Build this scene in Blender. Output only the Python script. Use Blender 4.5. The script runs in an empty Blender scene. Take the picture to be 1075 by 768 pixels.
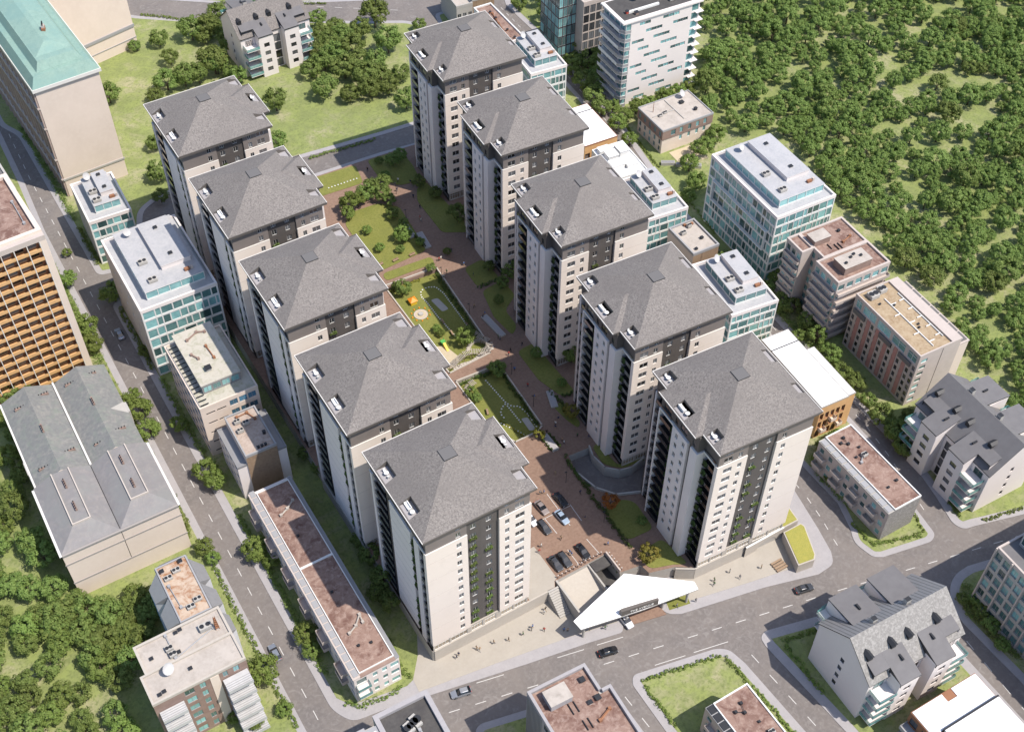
import bpy, bmesh, math, random
from mathutils import Vector, Matrix
from mathutils.geometry import tessellate_polygon
R = math.radians
rng = random.Random(11)
scene = bpy.context.scene
COL = scene.collection

# ------------------------------------------------------------------ camera
CAM = Vector((-53.13330352, -118.57070503, 239.82310971))
FPX, PITCH, YAW, ROLL = 1293.2971, R(48.03035827), R(31.42678199), R(0.37788994)
fw = Vector((math.sin(YAW)*math.cos(PITCH), math.cos(YAW)*math.cos(PITCH), -math.sin(PITCH)))
rt0 = Vector((math.cos(YAW), -math.sin(YAW), 0)); up0 = rt0.cross(fw)
rt = rt0*math.cos(ROLL) + up0*math.sin(ROLL); up = up0*math.cos(ROLL) - rt0*math.sin(ROLL)
cd = bpy.data.cameras.new('camera'); cam = bpy.data.objects.new('camera', cd); COL.objects.link(cam)
m3 = Matrix((rt, up, -fw)).transposed()
cam.matrix_world = Matrix.Translation(CAM) @ m3.to_4x4()
cd.sensor_width = 36; cd.lens = 36*FPX/1075; cd.clip_start = 1; cd.clip_end = 5000
scene.camera = cam

def at(px, py, z=0.0):
    """survey point of the plan: where the sight line of a photo point meets height z"""
    d = fw + rt*((px-537.5)/FPX) - up*((py-384)/FPX)
    t = (z-CAM.z)/d.z
    return CAM + d*t

# ------------------------------------------------------------------ light
SUN = Vector((.352, -.49, 1)).normalized()
sl = bpy.data.lights.new('sun', 'SUN'); so = bpy.data.objects.new('sun', sl); COL.objects.link(so)
sl.energy = 4.2; sl.angle = R(.55); sl.color = (1, .92, .81)
so.rotation_euler = SUN.to_track_quat('Z', 'Y').to_euler(); so.location = (0, 0, 400)
w = bpy.data.worlds.new('World'); scene.world = w; w.use_nodes = True
nt = w.node_tree; bg = nt.nodes['Background']
sky = nt.nodes.new('ShaderNodeTexSky'); sky.sky_type = 'NISHITA'; sky.sun_disc = False
sky.sun_elevation = math.asin(SUN.z); sky.sun_rotation = math.atan2(SUN.x, SUN.y)
nt.links.new(sky.outputs[0], bg.inputs[0]); bg.inputs[1].default_value = .15
scene.view_settings.view_transform = 'Standard'; scene.view_settings.look = 'None'
scene.view_settings.gamma = 1; scene.view_settings.exposure = .5
scene.cycles.max_bounces = 6; scene.cycles.diffuse_bounces = 3; scene.cycles.glossy_bounces = 2
scene.cycles.transmission_bounces = 3; scene.cycles.transparent_max_bounces = 6
scene.cycles.caustics_reflective = False; scene.cycles.caustics_refractive = False

# ------------------------------------------------------------------ materials
MATS = {}
def mat(name, col, rough=.8, metal=0, noise=None, noise2=None, bump=None, rand=0, spec=.4, brick=None, stain=None, emit=None, alpha=None, trans=None):
    """noise=(scale, colour, amount); rand = brightness spread per object; brick=(scale,w,h,mortarcolour,spread)"""
    if name in MATS: return MATS[name]
    m = bpy.data.materials.new(name); m.use_nodes = True; MATS[name] = m
    t = m.node_tree; n = t.nodes; L = t.links; b = n['Principled BSDF']
    b.inputs['Roughness'].default_value = rough; b.inputs['Metallic'].default_value = metal
    b.inputs['Specular IOR Level'].default_value = spec
    rgb = n.new('ShaderNodeRGB'); rgb.outputs[0].default_value = (*col, 1); c = rgb.outputs[0]
    tc = n.new('ShaderNodeNewGeometry'); pos = tc.outputs['Position']
    def mix(fac, a, bb, mode='MIX'):
        x = n.new('ShaderNodeMix'); x.data_type = 'RGBA'; x.blend_type = mode
        if isinstance(fac, (int, float)): x.inputs['Factor'].default_value = fac
        else: L.new(fac, x.inputs['Factor'])
        L.new(a, x.inputs['A'])
        if isinstance(bb, tuple): x.inputs['B'].default_value = (*bb, 1)
        else: L.new(bb, x.inputs['B'])
        return x.outputs['Result']
    def nz(scale, lo, hi, detail=5, dist=0):
        x = n.new('ShaderNodeTexNoise'); x.inputs['Scale'].default_value = scale; x.inputs['Detail'].default_value = detail
        x.inputs['Roughness'].default_value = .62; x.inputs['Distortion'].default_value = dist
        L.new(pos, x.inputs['Vector'])
        r = n.new('ShaderNodeMapRange'); r.inputs['From Min'].default_value = lo; r.inputs['From Max'].default_value = hi
        L.new(x.outputs['Fac'], r.inputs['Value']); return r.outputs['Result'], x
    if brick:
        sc, bw, bh, mc, c2 = brick
        x = n.new('ShaderNodeTexBrick'); x.inputs['Scale'].default_value = sc
        x.inputs['Brick Width'].default_value = bw; x.inputs['Row Height'].default_value = bh; x.inputs['Mortar Size'].default_value = .012
        x.inputs['Mortar'].default_value = (*mc, 1); x.inputs['Color2'].default_value = (*c2, 1)
        L.new(c, x.inputs['Color1']); L.new(pos, x.inputs['Vector']); c = x.outputs['Color']
    for nn in (noise, noise2, stain):
        if nn:
            f, _ = nz(nn[0], nn[3] if len(nn) > 3 else .35, nn[4] if len(nn) > 4 else .65, dist=nn[5] if len(nn) > 5 else 0)
            mm = n.new('ShaderNodeMath'); mm.operation = 'MULTIPLY'; mm.use_clamp = True; L.new(f, mm.inputs[0]); mm.inputs[1].default_value = nn[2]
            c = mix(mm.outputs[0], c, nn[1])
    if rand:
        oi = n.new('ShaderNodeObjectInfo'); r = n.new('ShaderNodeMapRange'); L.new(oi.outputs['Random'], r.inputs['Value'])
        r.inputs['To Min'].default_value = 1-rand; r.inputs['To Max'].default_value = 1+rand
        h = n.new('ShaderNodeHueSaturation'); L.new(c, h.inputs['Color']); L.new(r.outputs[0], h.inputs['Value']); c = h.outputs[0]
    L.new(c, b.inputs['Base Color'])
    if bump:
        f, x = nz(bump[0], 0, 1)
        bp = n.new('ShaderNodeBump'); bp.inputs['Strength'].default_value = bump[1]; bp.inputs['Distance'].default_value = bump[2] if len(bump) > 2 else .1
        L.new(f, bp.inputs['Height']); L.new(bp.outputs[0], b.inputs['Normal'])
    if emit: b.inputs['Emission Color'].default_value = (*emit[0], 1); b.inputs['Emission Strength'].default_value = emit[1]
    if trans: b.inputs['Transmission Weight'].default_value = trans; b.inputs['IOR'].default_value = 1.1
    if alpha: b.inputs['Alpha'].default_value = alpha
    return m

M = {}
def defmats():
    M['cream'] = mat('cream_stucco', (.70, .625, .57), .85, noise=(.12, (.64, .57, .515), .5), noise2=(1.6, (.67, .595, .545), .4), stain=(.35, (.60, .535, .485), .5, .55, .75), bump=(6, .15, .05))
    M['pale'] = mat('pale_stucco', (.70, .645, .63), .85, noise=(.15, (.63, .58, .565), .5), noise2=(1.2, (.66, .61, .60), .4))
    M['beige'] = mat('beige_render', (.64, .545, .475), .85, noise=(.1, (.56, .475, .41), .6), noise2=(.9, (.67, .585, .515), .4, .45, .7))
    M['char'] = mat('charcoal_cladding', (.082, .074, .07), .6, noise=(.4, (.11, .098, .094), .5), brick=(1, 2.4, 1.52, (.05, .046, .045), (.092, .083, .08)))
    M['taupe'] = mat('taupe_cladding', (.19, .165, .155), .7, noise=(.4, (.16, .14, .13), .5))
    M['anth'] = mat('anthracite_metal', (.035, .036, .04), .45, metal=.3)
    M['shingle'] = mat('grey_shingle', (.182, .165, .155), .9, noise=(2.3, (.122, .111, .107), .9, .46, .56), noise2=(3.4, (.25, .23, .218), .8, .5, .62), stain=(.1, (.15, .136, .13), .6, .42, .62), bump=(5, .4, .08))
    M['ridge'] = mat('ridge_cap', (.2, .19, .19), .7)
    M['fascia'] = mat('fascia_metal', (.14, .125, .115), .55, metal=.2, noise=(.6, (.12, .11, .1), .4))
    M['lip'] = mat('white_gutter', (.62, .6, .57), .5)
    M['glass'] = mat('dark_glass', (.085, .088, .095), .08, spec=.9, rand=.9)
    M['teal'] = mat('teal_glass', (.17, .33, .33), .08, spec=.8, rand=.75, noise=(.5, (.08, .18, .20), .7))
    M['tealrail'] = mat('teal_rail_glass', (.13, .34, .335), .05, spec=.6, alpha=.62)
    M['blueglass'] = mat('blue_glass', (.08, .2, .3), .06, spec=.9, rand=.5)
    M['wframe'] = mat('white_frame', (.66, .66, .65), .5)
    M['gframe'] = mat('grey_frame', (.3, .3, .31), .5)
    M['white'] = mat('white_membrane', (.80, .80, .81), .6, noise=(.3, (.76, .76, .78), .5))
    M['wroof'] = mat('pale_blue_grey_roof', (.37, .37, .39), .75, noise=(.35, (.29, .30, .325), .8), noise2=(1.7, (.44, .435, .435), .5))
    M['redroof'] = mat('red_brown_roof', (.25, .165, .135), .9, noise=(.22, (.13, .068, .054), .9, .45, .62, 1.2), noise2=(.9, (.36, .27, .23), .75, .48, .7, .6), stain=(2.4, (.17, .10, .08), .6, .55, .68))
    M['ochreroof'] = mat('ochre_gravel_roof', (.33, .25, .16), .9, noise=(.3, (.22, .145, .08), .85, .42, .62, 1), noise2=(1.6, (.41, .33, .235), .6))
    M['rustroof'] = mat('rust_stained_roof', (.42, .32, .24), .9, noise=(.3, (.25, .105, .04), .95, .44, .6, 1.5), noise2=(1.3, (.48, .40, .33), .6))
    M['beigeroof'] = mat('beige_flat_roof', (.40, .36, .325), .9, noise=(.25, (.31, .275, .245), .8, .42, .62, .6), noise2=(1.4, (.45, .41, .375), .5), stain=(.6, (.25, .225, .2), .5, .58, .72))
    M['mossroof'] = mat('mossy_concrete_roof', (.42, .395, .345), .9, noise=(.5, (.28, .28, .20), .85, .48, .64, .8), noise2=(2, (.47, .45, .40), .5))
    M['greyroof'] = mat('grey_felt_roof', (.13, .125, .13), .8, noise=(.5, (.16, .155, .16), .6))
    M['darkroof_garage_shade'] = mat('dark_bitumen_roof_garage_shade', (.06, .056, .056), .85, noise=(.3, (.10, .095, .09), .7), noise2=(1.8, (.045, .042, .042), .5))  # roof bitumen; also paints the shade of the garage opening
    M['slate'] = mat('blue_grey_slate', (.185, .188, .183), .75, noise=(.25, (.25, .24, .222), .8, .42, .64, 2), noise2=(1.3, (.135, .138, .14), .7), stain=(.5, (.175, .205, .172), .6, .5, .7))
    M['slate2'] = mat('violet_grey_slate', (.20, .19, .188), .75, noise=(.3, (.255, .236, .23), .8, .42, .64, 2), noise2=(1.1, (.185, .18, .188), .7), stain=(.2, (.21, .215, .21), .6, .45, .65))
    M['paleshingle'] = mat('pale_patched_shingle', (.215, .207, .20), .85, noise=(1.6, (.29, .28, .27), .9, .46, .58), noise2=(3, (.16, .152, .148), .7, .5, .62))
    M['copper'] = mat('green_copper', (.205, .315, .272), .6, noise=(.35, (.16, .255, .225), .8, .4, .64, 1), noise2=(2.2, (.26, .37, .322), .6), stain=(.12, (.17, .29, .27), .6, .45, .6))
    M['brown'] = mat('brown_brick', (.22, .15, .125), .85, noise=(.5, (.29, .21, .18), .7))
    M['wood'] = mat('weathered_wood', (.27, .185, .12), .8, noise=(.35, (.19, .13, .09), .7), noise2=(1.6, (.33, .24, .165), .5), brick=(1, 3, .3, (.15, .1, .07), (.3, .21, .14)))
    M['orange'] = mat('orange_timber', (.60, .37, .18), .7, noise=(.8, (.50, .29, .13), .6))
    M['rust'] = mat('rust_brown', (.23, .105, .055), .75, noise=(.7, (.3, .14, .075), .6))
    M['pinkbrick'] = mat('pink_red_brick', (.37, .19, .17), .85, noise=(.9, (.44, .25, .22), .6))
    M['stone'] = mat('pinkish_stone', (.46, .40, .37), .85, noise=(.5, (.40, .35, .32), .6))
    M['conc'] = mat('concrete', (.36, .345, .325), .85, noise=(.4, (.34, .325, .305), .6), noise2=(2, (.44, .425, .4), .4))
    M['lightconc'] = mat('pale_concrete', (.40, .365, .325), .85, noise=(.25, (.38, .345, .305), .7), noise2=(1.5, (.47, .435, .39), .4))
    M['pave'] = mat('pavement_slab', (.33, .315, .325), .85, noise=(.35, (.275, .265, .275), .7), noise2=(2.2, (.36, .345, .355), .4), brick=(1, 1.2, 1.2, (.27, .26, .265), (.315, .30, .31)))
    M['asphalt'] = mat('asphalt', (.172, .153, .144), .9, noise=(.09, (.138, .125, .122), .85, .4, .62, .8), noise2=(1.2, (.20, .183, .176), .7, .45, .7), stain=(.45, (.245, .228, .22), .55, .54, .68, 1.8), bump=(8, .1, .03))
    M['line'] = mat('road_paint', (.52, .51, .50), .7, noise=(3, (.33, .32, .31), .7, .48, .68))
    M['plaza'] = mat('beige_plaza_slabs', (.36, .33, .29), .85, noise=(.2, (.31, .283, .248), .7), noise2=(1.6, (.39, .36, .32), .4), brick=(1, 2.2, 1.1, (.30, .275, .24), (.345, .315, .275)))
    M['brick'] = mat('brown_paver', (.225, .142, .105), .85, noise=(.25, (.17, .107, .08), .8), noise2=(1.5, (.27, .185, .14), .6), brick=(1, .8, .4, (.16, .105, .08), (.195, .125, .095)))
    M['grass'] = mat('rough_grass', (.185, .215, .08), .95, noise=(.05, (.315, .30, .18), .95, .46, .62, 1.2), noise2=(.3, (.225, .265, .085), .85, .42, .6, .6), stain=(1.3, (.13, .16, .055), .8, .48, .66, .5), bump=(3, .5, .2))
    M['lawn'] = mat('bright_lawn', (.165, .175, .04), .95, noise=(.2, (.215, .21, .06), .7), noise2=(2.0, (.12, .135, .028), .75, .45, .66), stain=(.4, (.13, .145, .035), .6, .5, .66), bump=(5, .5, .15))
    M['roofgrass'] = mat('sedum_roof', (.29, .27, .055), .95, noise=(1.2, (.21, .22, .045), .8), noise2=(4, (.36, .32, .10), .5), bump=(6, .5, .15))
    M['pinkroof'] = mat('dusty_pink_roof', (.37, .295, .25), .9, noise=(.5, (.27, .205, .17), .85, .42, .62, .8), noise2=(1.6, (.45, .385, .34), .6))
    M['frame'] = mat('sandstone_trim', (.46, .41, .37), .8)
    M['mauve'] = mat('mauve_brown_render', (.36, .275, .24), .85, noise=(.5, (.42, .335, .30), .7))
    M['daub'] = mat('grey_stone_trim', (.30, .275, .26), .85)
    M['pergola'] = mat('weathered_white_slats', (.46, .46, .47), .7, noise=(.8, (.36, .36, .37), .6))
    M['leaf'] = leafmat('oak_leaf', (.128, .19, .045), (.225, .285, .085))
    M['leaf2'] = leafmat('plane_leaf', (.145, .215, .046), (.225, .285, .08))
    M['leafdark'] = leafmat('box_leaf', (.06, .10, .025), (.10, .145, .04))
    M['leaf2d'] = leafmat('ivy_leaf', (.075, .115, .028), (.125, .165, .045))
    M['leafyel'] = leafmat('yellowing_leaf', (.21, .21, .035), (.28, .25, .06))
    M['leafor'] = leafmat('orange_leaf', (.36, .135, .028), (.42, .2, .05))
    M['bark'] = mat('bark', (.10, .075, .055), .9)
    M['carblack'] = mat('black_car_paint', (.014, .014, .016), .25, spec=.6)
    M['cargrey'] = mat('graphite_car_paint', (.07, .072, .08), .3, metal=.4)
    M['carsilver'] = mat('silver_car_paint', (.30, .32, .36), .3, metal=.5)
    M['carbeige'] = mat('champagne_car_paint', (.32, .27, .25), .3, metal=.4)
    M['carwhite'] = mat('white_car_paint', (.62, .63, .66), .3)
    M['carblue'] = mat('pale_blue_car_paint', (.34, .42, .52), .3, metal=.3)
    M['carglass'] = mat('car_window', (.012, .014, .018), .05, spec=.9)
    M['tyre'] = mat('tyre_rubber', (.02, .02, .02), .8)
    M['lamp'] = mat('headlight_glass', (.6, .6, .62), .2)
    M['red'] = mat('red_paint', (.42, .07, .05), .6)
    M['yellow'] = mat('yellow_plastic', (.62, .42, .03), .5)
    M['orangep'] = mat('orange_plastic', (.72, .24, .02), .5)
    M['greenp'] = mat('green_plastic', (.10, .38, .09), .5)
    M['sand'] = mat('sand', (.47, .40, .29), .95, noise=(2, (.40, .34, .24), .6))
    M['skin'] = mat('skin', (.45, .28, .2), .6)
    for k, c in dict(navy=(.025, .035, .08), cwhite=(.62, .62, .6), cred=(.4, .06, .05), cblue=(.08, .16, .36), cblack=(.02, .02, .022), cgrey=(.2, .2, .21), ctan=(.38, .27, .17), cgreen=(.07, .16, .07)).items():
        M[k] = mat('cloth_'+k, c, .85)
    M['seal'] = mat('blue_grey_panel', (.125, .12, .12), .7)
    M['pool'] = mat('cyan_rail_panel', (.28, .55, .55), .15)
    M['bay'] = mat('grey_zinc', (.27, .27, .28), .5, metal=.2, noise=(.8, (.23, .23, .24), .5))
    M['whitebay'] = mat('white_zinc', (.56, .57, .6), .5, metal=.1)
    M['shop'] = mat('shop_front_glass', (.30, .25, .19), .1, spec=.8, rand=.3)

def leafmat(name, c1, c2):
    m = bpy.data.materials.new(name); m.use_nodes = True
    t = m.node_tree; n = t.nodes; L = t.links; b = n['Principled BSDF']
    g = n.new('ShaderNodeNewGeometry'); oi = n.new('ShaderNodeObjectInfo')
    mx = n.new('ShaderNodeMix'); mx.data_type = 'RGBA'; mx.inputs['A'].default_value = (*c1, 1); mx.inputs['B'].default_value = (*c2, 1)
    L.new(g.outputs['Random Per Island'], mx.inputs['Factor'])
    h = n.new('ShaderNodeHueSaturation'); L.new(mx.outputs['Result'], h.inputs['Color'])
    for k, lo, hi in (('Hue', .485, .515), ('Value', .78, 1.2)):
        r = n.new('ShaderNodeMapRange'); r.inputs['To Min'].default_value = lo; r.inputs['To Max'].default_value = hi
        L.new(oi.outputs['Random'], r.inputs['Value']); L.new(r.outputs[0], h.inputs[k])
    L.new(h.outputs[0], b.inputs['Base Color']); b.inputs['Roughness'].default_value = .7; b.inputs['Specular IOR Level'].default_value = .2
    tr = n.new('ShaderNodeBsdfTranslucent'); L.new(h.outputs[0], tr.inputs[0])
    ms = n.new('ShaderNodeMixShader'); ms.inputs[0].default_value = .38
    L.new(b.outputs[0], ms.inputs[1]); L.new(tr.outputs[0], ms.inputs[2]); L.new(ms.outputs[0], n['Material Output'].inputs['Surface'])
    return m
defmats()

# ------------------------------------------------------------------ mesh builder
class MB:
    def __init__(s): s.v = []; s.f = []; s.mi = []; s.m = []
    def mid(s, m):
        m = M[m] if isinstance(m, str) else m
        if m not in s.m: s.m.append(m)
        return s.m.index(m)
    def face(s, pts, m):
        i = len(s.v); s.v += [tuple(p) for p in pts]; s.f.append(tuple(range(i, i+len(pts)))); s.mi.append(s.mid(m))
    def box(s, x0, x1, y0, y1, z0, z1, m, top=None):
        i = len(s.v); s.v += [(x, y, z) for z in (z0, z1) for (x, y) in ((x0, y0), (x1, y0), (x1, y1), (x0, y1))]
        k = s.mid(m)
        for q in ((3, 2, 1, 0), (4, 5, 6, 7), (0, 1, 5, 4), (1, 2, 6, 5), (2, 3, 7, 6), (3, 0, 4, 7)):
            s.f.append(tuple(i+a for a in q)); s.mi.append(k)
        if top: s.mi[-5] = s.mid(top)
    def prism(s, poly, z0, z1, m, top=None, holes=()):
        """vertical prism over a plan polygon, with holes"""
        kt = s.mid(top or m); ks = s.mid(m)
        loops = [list(poly)]+[list(h) for h in holes]
        flat = [p for l in loops for p in l]
        tris = tessellate_polygon([[Vector((p[0], p[1], 0)) for p in l] for l in loops])
        zt = z1 if callable(z1) else (lambda x, y: z1)
        i = len(s.v); s.v += [(p[0], p[1], zt(p[0], p[1])) for p in flat]
        for t in tris:
            a, b, c = (flat[q] for q in t)
            cr = (b[0]-a[0])*(c[1]-a[1])-(b[1]-a[1])*(c[0]-a[0])
            t = t if cr > 0 else t[::-1]
            s.f.append(tuple(i+q for q in t)); s.mi.append(kt)
        for l in loops:
            for a, b in zip(l, l[1:]+l[:1]):
                j = len(s.v); s.v += [(a[0], a[1], z0), (b[0], b[1], z0), (b[0], b[1], zt(*b[:2])), (a[0], a[1], zt(*a[:2]))]
                s.f.append((j, j+1, j+2, j+3)); s.mi.append(ks)
    def tube(s, p, q, r, m, n=8, r2=None):
        p, q = Vector(p), Vector(q); d = (q-p).normalized()
        a = d.orthogonal().normalized(); b = d.cross(a); r2 = r if r2 is None else r2
        i = len(s.v); k = s.mid(m)
        for c, rr in ((p, r), (q, r2)):
            for j in range(n): t = 2*math.pi*j/n; s.v.append(tuple(c+(a*math.cos(t)+b*math.sin(t))*rr))
        for j in range(n): s.f.append((i+j, i+(j+1) % n, i+n+(j+1) % n, i+n+j)); s.mi.append(k)
        s.f.append(tuple(range(i+n-1, i-1, -1))); s.f.append(tuple(range(i+n, i+2*n))); s.mi += [k, k]
    def dish(s, c, r, m, tilt, az, n=14):
        """a shallow parabolic bowl on its axis"""
        ax = Vector((math.cos(az)*math.cos(tilt), math.sin(az)*math.cos(tilt), math.sin(tilt))); a = ax.orthogonal().normalized(); b = ax.cross(a)
        rings = []
        for t in (0.02, .4, .75, 1): 
            rings.append([tuple(Vector(c)+ax*(t*t*r*.35)+(a*math.cos(2*math.pi*j/n)+b*math.sin(2*math.pi*j/n))*r*t) for j in range(n)])
        for r0, r1 in zip(rings, rings[1:]):
            for j in range(n): s.face((r0[j], r0[(j+1) % n], r1[(j+1) % n], r1[j]), m)
        s.face(rings[0], m)
        s.tube(Vector(c)-ax*.0, Vector(c)-Vector((0, 0, r)), .12*r, m, 6)
    def mesh(s, name):
        me = bpy.data.meshes.new(name); me.from_pydata(s.v, [], s.f)
        for m in s.m: me.materials.append(m)
        me.polygons.foreach_set('material_index', s.mi); me.update(); return me
    def build(s, name, parent=None, loc=(0, 0, 0), rz=0):
        return link(name, s.mesh(name), parent, loc, rz)

def link(name, me, parent=None, loc=(0, 0, 0), rz=0, sc=None):
    o = bpy.data.objects.new(name, me); COL.objects.link(o); o.location = loc; o.rotation_euler = (0, 0, rz)
    if sc: o.scale = sc if isinstance(sc, tuple) else (sc, sc, sc)
    if parent: o.parent = parent
    return o
def thing(name, label, cat, loc=(0, 0, 0), rz=0, group=None):
    o = link(name, None, None, loc, rz); return tag(o, label, cat, group)
def tag(o, label, cat, group=None, kind=None):
    o['label'] = label; o['category'] = cat
    if group: o['group'] = group
    if kind: o['kind'] = kind
    return o
def struct(o): o['kind'] = 'structure'; return o

# ------------------------------------------------------------------ walls with real openings, windows
def wall_panel(mb, L, z0, z1, ops, depth, xf, m, mrev=None):
    """a vertical wall sheet u 0..L, with openings (u0,u1,za,zb) that have reveals going in by depth"""
    ops = [o for o in ops if o[0] >= -.001 and o[1] <= L+.001]
    us = sorted({0, L, *[round(o[0], 3) for o in ops], *[round(o[1], 3) for o in ops]})
    zs = sorted({z0, z1, *[round(o[2], 3) for o in ops], *[round(o[3], 3) for o in ops]})
    opr = [tuple(round(q, 3) for q in o) for o in ops]
    # merge cells per column strip
    for u0, u1 in zip(us, us[1:]):
        um = (u0+u1)/2; run = None
        col = [o for o in opr if o[0] < um < o[1]]
        for a, b in zip(zs, zs[1:]):
            zm = (a+b)/2
            solid = not any(o[2] < zm < o[3] for o in col)
            if solid: run = (run[0], b) if run else (a, b)
            elif run: mb.face([xf(u0, run[0], 0), xf(u1, run[0], 0), xf(u1, run[1], 0), xf(u0, run[1], 0)], m); run = None
        if run: mb.face([xf(u0, run[0], 0), xf(u1, run[0], 0), xf(u1, run[1], 0), xf(u0, run[1], 0)], m)
    r = mrev or m
    for u0, u1, a, b in opr:
        mb.face([xf(u0, a, 0), xf(u1, a, 0), xf(u1, a, depth), xf(u0, a, depth)], r)
        mb.face([xf(u0, b, depth), xf(u1, b, depth), xf(u1, b, 0), xf(u0, b, 0)], r)
        mb.face([xf(u0, a, 0), xf(u0, a, depth), xf(u0, b, depth), xf(u0, b, 0)], r)
        mb.face([xf(u1, a, depth), xf(u1, a, 0), xf(u1, b, 0), xf(u1, b, depth)], r)
        mb.face([xf(u0, a, depth), xf(u1, a, depth), xf(u1, b, depth), xf(u0, b, depth)], 'anth')

WIN = {}
STY = {  # frame, pane, mullions, transom, sill
    'dark': ('wframe', 'glass', 1, 0, None), 'anth': ('anth', 'glass', 1, 0, None), 'teal': ('wframe', 'teal', 0, 0, None), 'teal2': ('wframe', 'teal', 1, 1, None),
    'blue': ('gframe', 'blueglass', 1, 0, None), 'tgrey': ('gframe', 'teal', 1, 0, None), 'shop': ('wframe', 'shop', 3, 1, None), 'slab': ('anth', 'glass', 2, 0, None),
    'tstrip': ('gframe', 'teal', 1, 0, None), 'orange': ('orange', 'glass', 1, 0, None), 'loft': ('anth', 'glass', 0, 0, None)}
def winmesh(w_, h_, sty):
    k = (round(w_, 2), round(h_, 2), sty)
    if k in WIN: return WIN[k]
    fr, pn, mu, tr, sill = STY[sty]; b = MB(); t = .07 if w_ < 2.6 else .09; W2 = w_/2; H2 = h_/2
    b.face([(-W2, .03, -H2), (W2, .03, -H2), (W2, .03, H2), (-W2, .03, H2)], pn)
    for x0, x1, z0, z1 in ((-W2, -W2+t, -H2, H2), (W2-t, W2, -H2, H2), (-W2+t, W2-t, -H2, -H2+t), (-W2+t, W2-t, H2-t, H2)): b.box(x0, x1, -.05, .025, z0, z1, fr)
    for i in range(mu): x = -W2+w_*(i+1)/(mu+1); b.box(x-t*.4, x+t*.4, -.04, .024, -H2+t, H2-t, fr)
    if tr: z = H2-h_*.3; b.box(-W2+t, W2-t, -.035, .023, z-t*.4, z+t*.4, fr)
    if sill: b.box(-W2-.05, W2+.05, -.28, -.052, -H2-.06, -H2+.02, sill)
    WIN[k] = b.mesh('window'); return WIN[k]

ROT = {'F': 0, 'R': R(90), 'B': R(180), 'L': R(-90)}
def face_xf(face, x0, y0, w_, d, off=0):
    """plan frame of a rectangle's side: returns f(u,z,inward)->point, inverse placement for windows, length"""
    if face == 'F': return (lambda u, z, n: (x0+u, y0+n, z)), w_
    if face == 'R': return (lambda u, z, n: (x0+w_-n, y0+u, z)), d
    if face == 'B': return (lambda u, z, n: (x0+w_-u, y0+d-n, z)), w_
    return (lambda u, z, n: (x0+n, y0+d-u, z)), d
def block(root, x0, y0, w_, d, z0, z1, wm, faces=None, depth=.2, name='wall', rev=None, plain=None):
    """one volume: wall mesh with holes on the listed sides; every window its own part"""
    mb = MB(); faces = faces or {}
    for f in 'FRBL':
        xf, L = face_xf(f, x0, y0, w_, d); ops = []
        for sty, cols, rows in faces.get(f, ()):
            for u0, u1 in cols:
                for a, b in rows:
                    if u0 < 0 or u1 > L or a < z0 or b > z1: continue
                    ops.append((u0, u1, a, b))
                    link('window', winmesh(u1-u0, b-a, sty), root, xf((u0+u1)/2, (a+b)/2, depth-.05), ROT[f])
        wmf = (plain or {}).get(f, wm)
        wall_panel(mb, L, z0, z1, ops, depth, xf, wmf, rev)
    mb.face([(x0, y0, z1), (x0+w_, y0, z1), (x0+w_, y0+d, z1), (x0, y0+d, z1)], wm)
    return mb.build(name, root)
def cols(L, n, wd, a=0, b=0):
    """n evenly spaced openings of width wd between a and L-b"""
    s = (L-a-b)/n; return [(a+s*(i+.5)-wd/2, a+s*(i+.5)+wd/2) for i in range(n)]
def rows(z0, n, fl, sill, h): return [(z0+fl*i+sill, z0+fl*i+sill+h) for i in range(n)]
def flat_roof(root, x0, y0, w_, d, z, m, ph=.7, pw=.35, pm='conc', name='roof'):
    b = MB(); b.box(x0+pw, x0+w_-pw, y0+pw, y0+d-pw, z-.2, z+.06, m)
    for q in ((x0-.05, x0+w_+.05, y0-.05, y0+pw), (x0-.05, x0+w_+.05, y0+d-pw, y0+d+.05), (x0-.05, x0+pw, y0+pw, y0+d-pw), (x0+w_-pw, x0+w_+.05, y0+pw, y0+d-pw)):
        b.box(*q, z-.3, z+ph, pm)
    return b.build(name, root)
def balcony(root, face, rect, u0, u1, z, dp, rail='tealrail', slab='pale', h=1.05):
    xf, L = face_xf(face, *rect); b = MB()
    def bx(ua, ub, na, nb, za, zb, m):
        p = xf(ua, za, na); q = xf(ub, zb, nb)
        b.box(min(p[0], q[0]), max(p[0], q[0]), min(p[1], q[1]), max(p[1], q[1]), za, zb, m)
    bx(u0, u1, -dp, -.01, z-.22, z, slab)
    o = b.build('balcony', root); b = MB()
    bx(u0, u1, -dp, -dp+.05, z+.01, z+h, rail); bx(u0, u0+.05, -dp+.06, -.02, z+.01, z+h, rail); bx(u1-.05, u1, -dp+.06, -.02, z+.01, z+h, rail)
    b.build('railing', o); return o
def ac_unit(root, x, y, z, w_=1.6, d=1.1, h=.9, rz=0):
    b = MB(); b.box(-w_/2, w_/2, -d/2, d/2, .15, h, 'conc'); b.box(-w_/2+.1, w_/2-.1, -d/2+.1, d/2-.1, 0, .15, 'anth')
    for sx in (-1, 1): b.tube((sx*w_/4, 0, h), (sx*w_/4, 0, h+.12), d*.32, 'anth', 10)
    return b.build('cooling_unit', root, (x, y, z), rz)
def duct(root, pts, z, r=.22, m='conc'):
    b = MB()
    for p, q in zip(pts, pts[1:]): b.tube((*p, z+.3), (*q, z+.3), r, m, 6)
    for p in pts: b.box(p[0]-.3, p[0]+.3, p[1]-.3, p[1]+.3, z, z+.62, m)
    return b.build('duct', root)
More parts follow.
